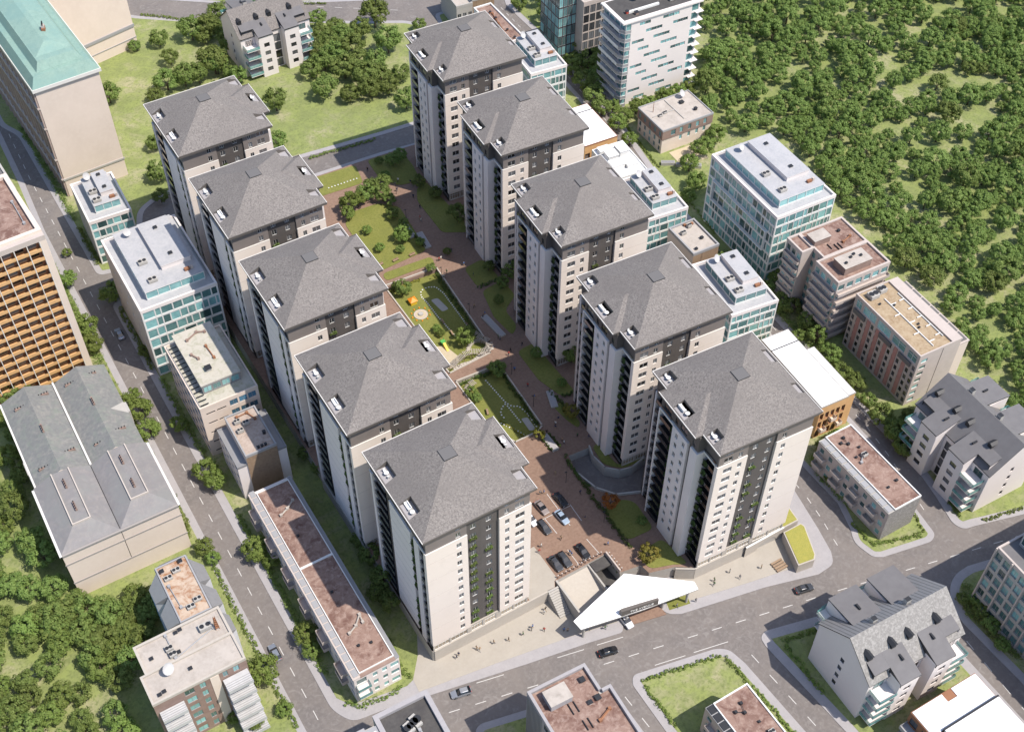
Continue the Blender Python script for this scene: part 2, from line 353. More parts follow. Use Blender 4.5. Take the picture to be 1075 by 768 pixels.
def vent(root, x, y, z, m='conc', s=.6, h=1.0):
    b = MB(); b.box(-s/2, s/2, -s/2, s/2, 0, h, m); b.box(-s*.65, s*.65, -s*.65, s*.65, h, h+.12, 'anth')
    return b.build('roof_vent', root, (x, y, z))
def satellite(root, x, y, z, r=1.2):
    b = MB(); b.dish((0, 0, r*1.0), r*.85, 'pergola', R(35), R(-60)); return b.build('satellite_dish', root, (x, y, z))
def rooftop_hut(root, x0, y0, w_, d, z, h, wm, rm):
    b = MB(); b.box(x0, x0+w_, y0, y0+d, z, z+h, wm, rm); b.box(x0-.12, x0+w_+.12, y0-.12, y0+d+.12, z+h-.02, z+h+.18, wm, rm)
    return b.build('roof_hut', root)
def pipes(root, x, y, z, n=3, sp=.9, L=2.2, rz=0, m='anth'):
    b = MB()
    for i in range(n): b.box(i*sp, i*sp+.16, 0, L, 0, .35, m)
    return b.build('cable_tray', root, (x, y, z), rz)
# ------------------------------------------------------------------ foliage helpers
def leafquad(v, f, c, s, nrm, r):
    n = (nrm+Vector((r.uniform(-.42, .42), r.uniform(-.42, .42), r.uniform(-.2, .5)))).normalized()
    a = n.orthogonal().normalized(); a.rotate(Matrix.Rotation(r.uniform(0, 6.28), 3, n)); b = n.cross(a)
    i = len(v); s2 = s*r.uniform(.55, .9)
    for x, y in ((-s, -s2*.3), (0, -s2), (s, .2*s2), (.1*s, s2)): v.append(tuple(c+a*x+b*y))
    f.append((i, i+1, i+2, i+3))
def crown_mesh(name, seed, m, n_cl=46, per=62, leaf=.06, shape=(1, 1, .82)):
    """unit crown: leaf clumps spread through an uneven dome, sides open between clumps"""
    r = random.Random(seed); v, f = [], []
    lob = [(r.uniform(0, 6.28), r.uniform(.75, 1.12)) for _ in range(5)]
    for k in range(n_cl):
        th = r.uniform(0, 6.283); u = r.uniform(-.55, 1); rad = (r.uniform(.35, 1))**.45
        ls = 1+.22*sum(math.cos(th-a)*(w_-.9) for a, w_ in lob)
        p = Vector((math.cos(th)*math.sqrt(max(0, 1-u*u*.9)), math.sin(th)*math.sqrt(max(0, 1-u*u*.9)), u))*rad*ls*.84
        cr = r.uniform(.17, .30)*(1.05-.25*max(0, u))
        for q in range(per):
            d = Vector((r.gauss(0, 1), r.gauss(0, 1), r.gauss(.25, .9))).normalized()
            c = p+d*cr*r.uniform(.6, 1.05)
            leafquad(v, f, Vector((c.x*shape[0], c.y*shape[1], c.z*shape[2])), leaf*r.uniform(.7, 1.35), d+p*.5, r)
    me = bpy.data.meshes.new(name); me.from_pydata(v, [], f); me.materials.append(M[m]); me.update(); return me
def trunk_mesh(seed):
    r = random.Random(seed); b = MB(); b.tube((0, 0, -.1), (0, 0, 1.0), .075, 'bark', 7, .05)
    for k in range(5):
        a = k*1.26+r.uniform(-.3, .3); q = (math.cos(a)*.5, math.sin(a)*.5, 1.35+r.uniform(-.1, .25))
        b.tube((0, 0, .75+.05*k), q, .035, 'bark', 5, .012)
    return b.mesh('trunk')
CROWNS = {k: [crown_mesh('crown', 100+i+ord(k[-1])*7, k) for i in range(5)] for k in ('leaf', 'leaf2')}
for k in ('leafdark', 'leafyel', 'leafor'): CROWNS[k] = [crown_mesh('crown', 50+i+len(k), k, 26, 40, .085) for i in range(2)]
TRUNKS = [trunk_mesh(i) for i in range(3)]
SHRUB = [crown_mesh('foliage', 300+i, 'leaf2', 10, 26, .16, (1, 1, .8)) for i in range(3)]
def tree(x, y, r_, label, group=None, z=0, leaf='leaf', hs=None, name='tree'):
    """crown radius r_; the trunk carries it; uneven from tree to tree"""
    t = thing(name, label, 'tree', (x, y, z), rng.uniform(0, 6.28), group)
    h = hs or rng.uniform(.85, 1.15)
    link('trunk', rng.choice(TRUNKS), t, sc=(r_*.9, r_*.9, r_*.62*h))
    link('crown', rng.choice(CROWNS[leaf]), t, (0, 0, r_*1.02*h), rng.uniform(0, 6), (r_*rng.uniform(.95, 1.1), r_*rng.uniform(.95, 1.1), r_*h))
    return t
def hedge_mesh(pts, w_, h, m='leaf2', dens=26, leaf=.16, seed=1):
    r = random.Random(seed); v, f = [], []
    for p, q in zip(pts, pts[1:]):
        p, q = Vector((*p, 0)), Vector((*q, 0)); L = (q-p).length; d = (q-p)/L; nn = Vector((-d.y, d.x, 0))
        k = max(2, int(L/.38))
        for i in range(k):
            if r.random() < .06: continue
            c = p+d*L*(i+r.uniform(.1, .9))/k+nn*r.uniform(-.5, .5)*w_; hh = h*r.uniform(.35, 1.2); rr = w_*r.uniform(.25, .55)
            for j in range(dens):
                dd = Vector((r.gauss(0, 1), r.gauss(0, 1), r.gauss(.4, .8))).normalized()
                leafquad(v, f, Vector((c.x+dd.x*rr, c.y+dd.y*rr, max(.04, hh*.5+dd.z*hh*.5))), leaf*r.uniform(.7, 1.3), dd, r)
    me = bpy.data.meshes.new('hedge'); me.from_pydata(v, [], f); me.materials.append(M[m]); me.update(); return me
def hedge(pts, w_, h, label, z=0, m='leaf2', seed=1, group=None, dens=26, leaf=.16):
    c = pts[0]; o = link('hedge', hedge_mesh([(a-c[0], b-c[1]) for a, b in pts], w_, h, m, dens, leaf, seed), None, (c[0], c[1], z))
    return tag(o, label, 'hedge', group)
def plantermesh(n, L, hh, m, seed):
    r = random.Random(seed); b = MB(); b.box(-L/2, L/2, -.34, -.02, -.4, 0, 'anth'); me = b
    v, f = [], []
    for i in range(n):
        leafquad(v, f, Vector((r.uniform(-L/2, L/2), -.18+r.gauss(0, .14), r.uniform(0, hh))), r.uniform(.11, .2), Vector((r.uniform(-.4, .4), -.5, .9)), r)
    for q in f: b.face([v[i] for i in q], m)
    return b.mesh('planter')
PLANT_F = [plantermesh(62, 1.6, .62, 'leaf2d', i) for i in range(3)]
PLANT_S = [plantermesh(60, 1.2, 1.5, 'leafdark', 9+i) for i in range(2)]
def copy_tree(o, parent=None):
    c = o.copy(); COL.objects.link(c); c.parent = parent
    for ch in o.children: copy_tree(ch, c)
    return c

# ------------------------------------------------------------------ the ten apartment towers
TW, TD, ZP, ZE = 25.2, 25.3, 4.0, 46.6
FL = 3.04; ROWZ = [39.2-FL*k for k in range(11)]
def boolean(base, cutters):
    o = link('tmp', base.mesh('tmp')); cs = []
    for c in cutters:
        k = link('tmpc', c.mesh('tmpc')); cs.append(k)
        md = o.modifiers.new('b', 'BOOLEAN'); md.operation = 'DIFFERENCE'; md.solver = 'EXACT'; md.object = k
    dg = bpy.context.evaluated_depsgraph_get(); dg.update()
    me = bpy.data.meshes.new_from_object(o.evaluated_get(dg))
    for q in cs+[o]: bpy.data.objects.remove(q)
    return me
def frustum(out, top, z0, z1, z2, m_side, m_top, fm):
    b = MB(); [b.mid(x) for x in ('shingle', 'pave', 'char', 'fascia')]
    n = len(out)
    for i in range(n):
        p, q = out[i], out[(i+1) % n]; a, c = top[i], top[(i+1) % n]
        b.face([(*p, z0), (*q, z0), (*q, z1), (*p, z1)], 'fascia')
        if (a-Vector(c) if isinstance(a, Vector) else math.dist(a, c)) : b.face([(*p, z1), (*q, z1), (*c, z2), (*a, z2)], 'shingle')
        else: b.face([(*p, z1), (*q, z1), (*a, z2)], 'shingle')
    b.face([(*p, z0) for p in out[::-1]], 'char')
    if len(set(top)) > 2: b.face([(*p, z2) for p in top], 'shingle')
    return b
def weld(me):
    bm = bmesh.new(); bm.from_mesh(me); bmesh.ops.remove_doubles(bm, verts=bm.verts, dist=.001); bm.normal_update()
    bmesh.ops.recalc_face_normals(bm, faces=bm.faces); bm.to_mesh(me); bm.free(); return me
class WMB(MB):
    def mesh(s, name): return weld(super().mesh(name))
def tower(mir, name, label, group, loc, rz):
    root = thing(name, label, 'apartment tower', loc, rz, group)
    def mx(x): return TW-x if mir else x
    def build(b, nm, parent=root):
        if mir: b.v = [(TW-x, y, z) for x, y, z in b.v]; b.f = [tuple(reversed(q)) for q in b.f]
        return b.build(nm, parent)
    FM = {'F': 'F', 'L': 'R', 'R': 'L', 'B': 'B'} if mir else {k: k for k in 'FLRB'}
    def win(u, y, z, w_, h_, sty, face='F', nm='window'): return link(nm, winmesh(w_, h_, sty), root, (mx(u), y, z), ROT[FM[face]])
    def slabwall(b, x0, x1, y0, y1, z0, z1, face, ops, m, sty, dep=.2, wins=True):
        """solid wall piece with window holes on one face; ops=(u0,u1,za,zb) in world x (front) or y (sides)"""
        if face == 'F': xf = lambda u, z, n: (u, y0+n, z); a0, a1 = x0, x1
        elif face == 'L': xf = lambda u, z, n: (x0+n, y1+y0-u, z); a0, a1 = y0, y1
        else: xf = lambda u, z, n: (x1-n, u, z); a0, a1 = y0, y1
        fx = lambda u, z, n: xf(u+a0, z, n)
        oo = []
        for p, q, za, zb in ops:
            if face == 'L': p, q = a1+a0-q, a1+a0-p
            oo.append((p-a0, q-a0, za, zb))
            if wins:
                c = xf((p+q)/2, (za+zb)/2, dep-.05); win(c[0], c[1], c[2], q-p, zb-za, sty, face)
        wall_panel(b, a1-a0, z0, z1, oo, dep, fx, m)
        P = [(x0, y0), (x1, y0), (x1, y1), (x0, y1)]
        side = {'F': 0, 'R': 1, 'B': 2, 'L': 3}[face]
        for i in range(4):
            if i == side: continue
            p, q = P[i], P[(i+1) % 4]; b.face([(*p, z0), (*q, z0), (*q, z1), (*p, z1)], m)
        b.face([(x0, y0, z1), (x1, y0, z1), (x1, y1, z1), (x0, y1, z1)], m)
    ro = [(z-.78, z+.78) for z in ROWZ]; allz = [(44.05, 45.35), (41.55, 43.1)]+ro
    def grid(cs, zs): return [(a, b_, z0, z1) for a, b_ in cs for z0, z1 in zs]
    # core: charcoal cladding, the recessed middle bay carries two columns of windows
    b = MB()
    slabwall(b, 2.0, 23.2, 1.3, 24.2, 4.0, 46.05, 'F', grid([(10.9, 12.1), (14.4, 15.6)], allz), 'char', 'dark')
    build(b, 'wall')
    # front: two cream blocks and the charcoal storeys above them
    b = MB()
    slabwall(b, .7, 9.9, .7, 1.3, 6.8, 41.2, 'F', grid([(7.45, 8.55)], ro), 'cream', 'dark')
    b.box(.7, 2.0, 1.302, 1.7, 6.8, 41.2, 'cream')
    for k in range(0, 11, 2): b.box(.72, 9.88, .688, .699, ROWZ[k]-1.56, ROWZ[k]-1.5, 'frame')
    build(b, 'cream_block'); b = MB()
    for k in range(0, 11, 2): b.box(17.12, 24.48, .688, .699, ROWZ[k]-1.56, ROWZ[k]-1.5, 'frame')
    slabwall(b, 17.1, 24.5, .7, 1.3, 6.8, 41.2, 'F', grid([(18.4, 19.4), (20.8, 22.9)], ro), 'cream', 'dark')
    b.box(23.2, 24.5, 1.302, 1.7, 6.8, 41.2, 'cream'); build(b, 'cream_block')
    b = MB()
    slabwall(b, .95, 9.9, .95, 1.3, 41.2, 46.05, 'F', grid([(7.45, 8.55)], allz[:2]), 'taupe', 'dark')
    b.box(.7, 9.9, .66, .95, 41.2, 41.32, 'lip'); build(b, 'upper_wall'); b = MB()
    slabwall(b, 17.1, 24.2, .95, 1.3, 41.2, 46.05, 'F', grid([(18.4, 19.4), (20.8, 22.9)], allz[:2]), 'taupe', 'dark')
    b.box(17.1, 24.5, .66, .95, 41.2, 41.32, 'lip')
    build(b, 'upper_wall')
    b = MB(); slabwall(b, .9, 24.3, 1.0, 1.3, 4.0, 6.8, 'F', [(a, c, 4.25, 6.4) for a, c in ((1.2, 4.8), (5.2, 9.2), (10.2, 13), (13.5, 16.3), (17.6, 20.6), (21, 24))], 'lightconc', 'shop')
    build(b, 'shop_front')
    b = MB(); b.box(.75, 24.45, 1.05, 24.4, 0, 4.0, 'conc'); build(b, 'plinth')
    # outer side: piers, blank panel, loggias
    b = MB()
    for y0, y1 in ((3.7, 5.7), (23.3, 24.6)): b.box(.7, 2.0, y0, y1, 4, 41.3, 'pale')
    b.box(.7, 2.0, 7.0, 16.0, 5.0, 41.2, 'pale')
    for k in range(13): b.box(.685, .7, 7.1, 15.9, 5.3+FL*k-.04, 5.3+FL*k, 'conc')
    b.box(.7, 1.7, 1.7, 3.7, 40.9, 41.4, 'lip')
    build(b, 'side_panel')
    b = MB()
    slabwall(b, 1.2, 2.0, 16.0, 18.0, 4, 41.2, 'L', grid([(16.5, 17.5)], ro), 'char', 'anth', wins=not mir)
    slabwall(b, 1.0, 2.0, 1.3, 24.5, 41.35, 46.05, 'L', grid([(2, 4.5), (8, 10), (13, 15), (19, 22)], [(42, 43.6)]), 'char', 'anth', wins=not mir)
    build(b, 'upper_side_wall')
    def loggia(x0, x1, y0, y1, xg):
        b = MB()
        for k in range(13):
            z = 4.6+FL*k; b.box(min(x0, x1), max(x0, x1), y0, y1, z-.22, z, 'anth')
            xe = x0; s = .04 if x1 > x0 else -.04
            b.box(min(xe, xe+s), max(xe, xe+s), y0, y1, z+.01, z+.95, 'glass')
        o = build(b, 'loggia'); b = MB()
        s = -.03 if x1 > x0 else .03
        for k in range(12):
            z = 4.6+FL*k; b.box(min(x1+s, x1), max(x1+s, x1), y0+.1, y1-.1, z+.1, z+2.6, 'glass')
        build(b, 'loggia_glazing', o)
    loggia(.85, 2.0, 1.7, 3.7, 2); loggia(.95, 2.0, 18.0, 23.3, 2)
    # courtyard side, stepped out in the middle
    b = MB()
    b.box(23.2, 26.3, 5.6, 8.0, 4, 41.25, 'pale'); b.box(23.2, 26.3, 19.6, 19.95, 4, 41.2, 'pale'); b.box(23.2, 24.5, 23.8, 24.6, 4, 41.2, 'pale')
    slabwall(b, 23.2, 26.3, 9.0, 14.6, 4, 41.2, 'R', grid([(9.9, 10.9), (12.5, 13.5)], ro), 'pale', 'dark', wins=mir)
    b.box(23.75, 24.5, 1.7, 5.6, 40.9, 41.45, 'lip')
    b.box(25.4, 26.3, 14.6, 19.6, 40.9, 41.4, 'lip')
    build(b, 'courtyard_panel')
    b = MB()
    slabwall(b, 23.2, 25.7, 8.0, 9.0, 4, 41.2, 'R', grid([(8.15, 8.85)], ro), 'char', 'dark', wins=mir)
    slabwall(b, 23.2, 25.9, 5.9, 19.8, 41.45, 46.05, 'R', grid([(7, 8), (10, 12.5), (13.5, 14.5), (16, 18.8)], [(42, 43.6)]), 'char', 'anth', wins=mir)
    b.box(23.2, 24.2, 1.3, 5.9, 41.45, 46.05, 'char'); b.box(23.2, 24.2, 19.8, 24.3, 41.2, 46.05, 'char')
    build(b, 'upper_courtyard_wall')
    loggia(24.4, 23.2, 1.7, 5.6, 23.2); loggia(26.1, 23.2, 15.6, 19.6, 23.2); loggia(24.35, 23.2, 20, 23.8, 23.2)
    # back
    b = MB(); b.box(.7, 9.9, 24.2, 24.6, 4, 41.2, 'cream'); b.box(17.1, 24.5, 24.2, 24.6, 4, 41.2, 'cream'); build(b, 'back_panel')
    # planters: green boxes under some windows of the middle bay and in the loggias
    r = random.Random(5 if mir else 8)
    for ux in (11.5, 15.0):
        for k, z in enumerate(ROWZ):
            if r.random() < .52: link('planter', r.choice(PLANT_F), root, (mx(ux-.15), 1.27, z-.92))
    for k, z in enumerate(ROWZ):
        if mir:
            link('planter', r.choice(PLANT_S), root, (mx(24.35), 4.7, z-1.5), ROT[FM['R']])
            if r.random() < .8: link('planter', r.choice(PLANT_S), root, (mx(25.6), 15.1, z-1.5), ROT[FM['R']])
        elif r.random() < .8: link('planter', r.choice(PLANT_S), root, (mx(.95), 6.35, z-1.5), ROT[FM['L']])
    # roof: hipped shingles with a flat skylight on the crown, terraces cut out of the slopes
    c0, s2, zt = (12.6, 12.65), 1.45, 52.0
    out = [(0, 0), (TW, 0), (TW, TD), (0, TD)]; top = [(c0[0]-s2, c0[1]-s2), (c0[0]+s2, c0[1]-s2), (c0[0]+s2, c0[1]+s2), (c0[0]-s2, c0[1]+s2)]
    def fr(out, top, z0, z1, z2, b=None):
        b = b or WMB(); [b.mid(x) for x in ('shingle', 'pave', 'char', 'fascia')]; n = len(out)
        for i in range(n):
            p, q = out[i], out[(i+1) % n]; a, c = top[i], top[(i+1) % n]
            b.face([(*p, z0), (*q, z0), (*q, z1), (*p, z1)], 'fascia')
            b.face([(*p, z1), (*q, z1), (*c, z2), (*a, z2)] if a != c else [(*p, z1), (*q, z1), (*a, z2)], 'shingle')
        b.face([(*p, z0) for p in out[::-1]], 'char')
        if len(set(top)) > 2: b.face([(*p, z2) for p in top], 'shingle')
        return b
    def cut(x0, x1, y0, y1):
        b = WMB(); [b.mid(x) for x in ('shingle', 'pave', 'char', 'fascia')]
        b.box(x0, x1, y0, y1, 46.5, 60, 'fascia'); b.mi[0] = 1; return b
    cu = [cut(.4, 2.9, 6.0, 10.1), cut(.4, 2.9, 15.8, 19.9)] if not mir else []
    cu += [cut(22.4, 24.8, 2.9, 5.5), cut(22.3, 24.8, 20.3, 23.3)] + ([cut(.4, 2.0, 5.8, 8.8), cut(.4, 2.0, 15.5, 19.4)] if mir else [])
    midc = cut(24.1, 26.6, 10.9, 14.9)
    me = boolean(fr(out, top, 46.05, ZE, zt), cu+[midc])
    b = WMB(); [b.mid(x) for x in ('shingle', 'pave', 'char', 'fascia')]
    y0, y1 = 6.1, 19.7; yc = (y0+y1)/2; zr = ZE+6.8*.43
    A, B_, C_, D_ = (14, y0), (27, y0), (27, y1), (14, y1)
    rd0, rd1 = (14, yc, zr), (27-6.8, yc, zr)
    for p, q in ((A, B_), (B_, C_), (C_, D_), (D_, A)): b.face([(*p, 46.08), (*q, 46.08), (*q, ZE), (*p, ZE)], 'fascia')
    b.face([(*A, ZE), (*B_, ZE), rd1, rd0], 'shingle'); b.face([(*B_, ZE), (*C_, ZE), rd1], 'shingle'); b.face([(*C_, ZE), (*D_, ZE), rd0, rd1], 'shingle')
    b.face([(*D_, ZE), (*A, ZE), rd0], 'shingle'); b.face([(*p, 46.08) for p in (D_, C_, B_, A)], 'char')
    me2 = boolean(b, [midc])
    for nm, q in (('roof', me), ('roof_wing', me2)):
        if mir:
            for v in q.vertices: v.co.x = TW-v.co.x
            q.flip_normals()
        q.name = nm
        o = link(nm, q, root)
        if nm == 'roof': roof = o
        else: o.parent = roof
    b = MB()
    ol = [(0, 0), (TW, 0), (TW, 6.0), (27.05, 6.0), (27.05, 19.8), (TW, 19.8), (TW, TD), (0, TD)]
    for p, q in zip(ol, ol[1:]+ol[:1]):
        x0, x1, y0_, y1_ = min(p[0], q[0])-.07, max(p[0], q[0])+.07, min(p[1], q[1])-.07, max(p[1], q[1])+.07
        k = 'lip' if (p, q) in (((TW, TD), (0, TD)), ((0, TD), (0, 0))) or (p[0] == q[0] and p[0] > 25) else 'fascia'
        b.box(x0, x1, y0_, y1_, ZE-.08+(.004 if p[0] == q[0] else 0), ZE+.14+(.004 if p[0] == q[0] else 0), k)
    build(b, 'gutter', roof)
    b = MB(); b.box(c0[0]-1.5, c0[0]+1.5, c0[1]-1.5, c0[1]+1.5, zt-.3, zt+.12, 'anth'); b.box(c0[0]-1.42, c0[0]+1.42, c0[1]-1.42, c0[1]+1.42, zt+.125, zt+.16, 'seal')
    build(b, 'skylight', roof)
    return root

TOWERS = [(0, 0), (-.684, 30.604), (.558, 63.88), (1.451, 97.419), (2.407, 131.773)]
TOWERSR = [(60.387, -12.056), (62.346, 20.179), (66.279, 55.347), (71.542, 91.194), (74.349, 126.276)]
ORD = ['frontmost', 'second', 'middle', 'fourth', 'rearmost']
RZR = R(-3.7075)
protoL = protoR = None
for i, (x, y) in enumerate(TOWERS):
    lb = f'cream and charcoal tower with hipped grey roof, {ORD[i]} in the left row'
    if i == 0: protoL = tower(False, 'apartment_tower', lb, 'towers of the left row', (x, y, 0), 0)
    else:
        t = copy_tree(protoL); t.location = (x, y, 0); t['label'] = lb
for i, (x, y) in enumerate(TOWERSR):
    lb = f'cream and charcoal tower with hipped grey roof, {ORD[i]} in the right row'
    if i == 0: protoR = tower(True, 'apartment_tower', lb, 'towers of the right row', (x, y, 0), RZR)
    else:
        t = copy_tree(protoR); t.location = (x, y, 0); t['label'] = lb
# furniture on the roof terraces
def table_mesh():
    b = MB(); b.tube((0, 0, 0), (0, 0, .7), .06, 'anth'); b.tube((0, 0, .7), (0, 0, .76), .5, 'wframe', 12)
    return b.mesh('tabletop')
def chair(b, x, y, rz, m):
    c, s = math.cos(rz), math.sin(rz)
    def bx(x0, x1, y0, y1, z0, z1):
        pts = [(x0, y0), (x1, y0), (x1, y1), (x0, y1)]; pts = [(x+p*c-q*s, y+p*s+q*c) for p, q in pts]; b.prism(pts, z0, z1, m)
    bx(-.24, .24, -.24, .24, .4, .47); bx(-.24, .24, .2, .26, .47, .95)
    for sx in (-.2, .2):
        for sy in (-.2, .2): bx(sx-.03, sx+.03, sy-.03, sy+.03, 0, .4)
def sofa_mesh():
    b = MB(); b.box(-1, 1, -.4, .4, .12, .42, 'wframe'); b.box(-1, 1, .25, .42, .42, .8, 'wframe'); b.box(-1, -.82, -.4, .25, .42, .62, 'wframe'); b.box(.82, 1, -.4, .25, .42, .62, 'wframe')
    for sx in (-.9, .9): b.box(sx-.05, sx+.05, -.35, .35, 0, .12, 'anth')
    return b.mesh('sofa')
SOFA, TABLE = sofa_mesh(), table_mesh(); CH = MB(); chair(CH, 0, 0, 0, 'wframe'); CHAIR = CH.mesh('chair')
for row, (lst, mir, rz) in enumerate(((TOWERS, False, 0), (TOWERSR, True, RZR))):
    for i, (x, y) in enumerate(lst):
        side = 'left' if row == 0 else 'right'
        spots = [(1.7, 17.9, 'rear outer'), (1.7, 8.1, 'front outer'), (25.3, 12.9, 'middle courtyard')] if not mir else [(23.6, 4.3, 'front courtyard'), (25.2, 12.9, 'middle courtyard'), (23.5, 21.9, 'rear courtyard')]
        for k, (lx, ly, wh) in enumerate(spots):
            if mir: lx = TW-lx
            c, s = math.cos(rz), math.sin(rz)
            def pl(dx, dy): return (x+(lx+dx)*c-(ly+dy)*s, y+(lx+dx)*s+(ly+dy)*c, 46.51)
            base = f'{wh} roof terrace of the {ORD[i]} {side} tower'
            if k == 1:
                tag(link('sofa', SOFA, None, pl(0, .9), rz+R(90 if mir else -90)), f'white sofa on the {base}', 'sofa', 'terrace sofas')
                tag(link('table', TABLE, None, pl(0, -1)), f'round white table on the {base}', 'table', 'terrace tables')
            else:
                tag(link('table', TABLE, None, pl(0, 0)), f'round white table on the {base}', 'table', 'terrace tables')
                for q, (dx, dy, wd) in enumerate(((0, .85, 'behind'), (0, -.85, 'before'))):
                    tag(link('chair', CHAIR, None, pl(dx, dy), rz+q*math.pi), f'white chair {wd} the table, {base}', 'chair', 'terrace chairs')
# ------------------------------------------------------------------ ground, roads, pavements
def rounded(poly, r=2.0, n=4):
    out = []
    N = len(poly)
    for i in range(N):
        p0, p, p1 = (Vector(poly[(i+k) % N]) for k in (-1, 0, 1))
        a, b = p0-p, p1-p; la, lb = a.length, b.length
        if la < 1e-6 or lb < 1e-6: continue
        ang = a.angle(b) if la and lb else math.pi
        rr = min(r, la*.45, lb*.45)
        if ang > R(160): out.append(tuple(p)); continue
        A, B_ = p+a/la*rr, p+b/lb*rr
        for k in range(n+1):
            t = k/n; q = A*(1-t)**2+p*2*t*(1-t)+B_*t*t; out.append(tuple(q))
    return out
def inset(poly, d):
    """shrink a simple polygon by d (mitred)"""
    P = [Vector(p) for p in poly]; N = len(P)
    area = sum(P[i].x*P[(i+1) % N].y-P[(i+1) % N].x*P[i].y for i in range(N)); sg = 1 if area > 0 else -1
    out = []
    for i in range(N):
        a = (P[i]-P[i-1]); b = (P[(i+1) % N]-P[i])
        if a.length < 1e-6 or b.length < 1e-6: out.append(tuple(P[i])); continue
        na = Vector((-a.y, a.x)).normalized()*sg; nb = Vector((-b.y, b.x)).normalized()*sg
        m_ = na+nb; k = d/max(.35, (m_.length_squared/2)) if m_.length > .1 else d
        out.append(tuple(P[i]+m_*k))
    return out
def sheet(name, poly, z, m, z0=None, top=None, holes=(), kind='structure'):
    b = MB(); b.prism(poly, z-.5 if z0 is None else z0, z, m, top, holes); o = b.build(name)
    if kind: o['kind'] = kind
    return o
b = MB(); b.face([(-900, -700, -.3), (1400, -700, -.3), (1400, 1500, -.3), (-900, 1500, -.3)], 'grass'); struct(b.build('ground'))
sheet('road', [(-40, -120), (160, -120), (160, 330), (-40, 330)], .0, 'asphalt', -.2)
ISL = {}
def island(key, poly, r=2.5, grass_in=1.6, inner='grass', gp=None):
    p = rounded(poly, r); ISL[key] = p
    sheet('pavement', p, .13, 'pave', -.2)
    e = inset(p, .0)
    if inner: sheet('grass', gp or inset(p, grass_in), .17, inner, -.1, kind='stuff' if False else 'structure')
# the main block with the towers
main = [(-23, 141), (-23, 2), (-20.5, -2.6), (-10, -4.0), (-3.7, -5.6), (17.5, -9.9), (31.8, -12.5), (39.6, -14.2), (40.9, -12.5), (41, -9.5), (50.2, -11.5), (50.4, -15.4), (53.3, -17.1), (73.5, -21.3), (86.2, -24.9), (91, -24.6), (92.7, -21.7), (94.3, -15.4), (96.9, -3), (97.5, 14), (99, 30), (101, 60), (104, 100), (107.5, 158), (70, 162.5), (48, 163.5), (20, 166), (8, 165), (2, 159), (-4, 149), (-12, 143.5)]
sheet('pavement', rounded(main, 2), .13, 'pave', -.2)
sheet('grass', [(-21, 139), (-21, 4), (-19, 1), (-7, -1.2), (-5.2, -.6), (-1.6, 4.0), (.6, 8), (.6, 157), (-5, 147), (-12, 141)], .17, 'grass', -.1)
sheet('grass', [(1.2, 157), (1.2, 162), (8, 163.4), (20, 164), (48, 161.8), (70, 160.5), (104, 156.5), (100, 110), (97, 60), (95, 20), (86, 30), (86, 150)], .17, 'lawn', -.1)
sheet('plaza', [(-5.4, -3.7), (-5.2, -.6), (-1.6, 4), (1.4, 10), (1.4, 2), (32.3, 2), (32.3, -9), (41, -9.4), (40, -11.5), (29.4, -9.3), (13.3, -6.6)], .175, 'plaza', -.1)
sheet('plaza', [(51.3, -14.2), (54.7, -14.9), (70.9, -18.4), (82.9, -20.7), (86, -21.8), (84.9, -12.5), (75, -11.8), (61.5, -11), (57, -8.2)], .175, 'plaza', -.1)
sheet('driveway', [(40.9, -13.4), (41, -9), (46, -3), (51, -4), (57, -9), (50.3, -12), (50.4, -15.5)], .18, 'brick', -.1)
sheet('grass', [(51.6, -15), (56.6, -16.0), (57.2, -13.8), (52.2, -12.8)], .19, 'lawn', -.1)
# the other blocks
island('north', [(-22.5, 154), (-18.5, 153), (-8, 154), (-5, 160), (-4.5, 168), (-2.3, 173.7), (4.5, 177.2), (20, 177), (48, 172.5), (75, 170), (108, 168), (116, 172), (118.5, 200), (115, 219), (111.4, 223.4), (98, 231), (44.8, 264.1), (32, 274), (-25, 330), (-27, 236), (-23.4, 228)], 2.5, 1.7)
island('lane', [(103.2, 2), (103.2, -11.9), (100.8, -19.2), (98.9, -22.6), (100, -27.8), (102, -29), (114.6, -31.6), (116.8, -30.6), (118, -23.1), (121.7, -11), (123, -2), (123.5, 6.7), (125, 40), (127.5, 70), (129.7, 98), (133.2, 115), (137.4, 139), (139.5, 155), (140.5, 169), (142, 194), (142.3, 218), (138, 221), (122, 222), (119.5, 213), (120, 200), (117.5, 172), (112, 158), (108.5, 100), (105.5, 60), (103.5, 30)], 2, 1.5)
island('east', [(127.4, 7), (127.2, -10.7), (124.7, -22.5), (122.5, -30.5), (123.5, -33), (126.4, -33.6), (139, -37.2), (700, -170), (700, 500), (190, 400), (150, 222), (146.5, 214), (146.3, 194), (144.5, 169), (143.5, 155), (141.6, 138.7), (137.2, 115), (133.7, 98), (131, 70), (129, 40)], 2, 2.0)
island('south_a', [(0, -19), (0.4, -17.3), (2, -16.6), (12.2, -18.9), (26.5, -22.3), (29, -24), (30, -30), (31.5, -110), (0, -110)], 2.5, 1.6)
island('south_b', [(-33, -14), (-19, -13), (-8.5, -15.2), (-8, -110), (-33, -110)], 2, 1.5)
island('corner', [(34.1, -37.6), (34.2, -25.5), (35.6, -23.8), (54.7, -27.9), (57, -29.6), (57.9, -34), (59.2, -60), (60, -110), (36, -110), (34.6, -50)], 2.5, 1.9)
island('gable', [(64.3, -33), (64.6, -30.8), (66.4, -30), (79.9, -33.4), (97, -37.3), (99, -38.6), (99.8, -45), (99, -110), (68, -110), (66, -57.2)], 2, 2.2)
island('glass', [(105.6, -68), (105.3, -50), (107, -45.6), (109.5, -42.6), (113, -40.9), (117, -40.8), (700, -178), (700, -300), (104, -300)], 2, 2.0)
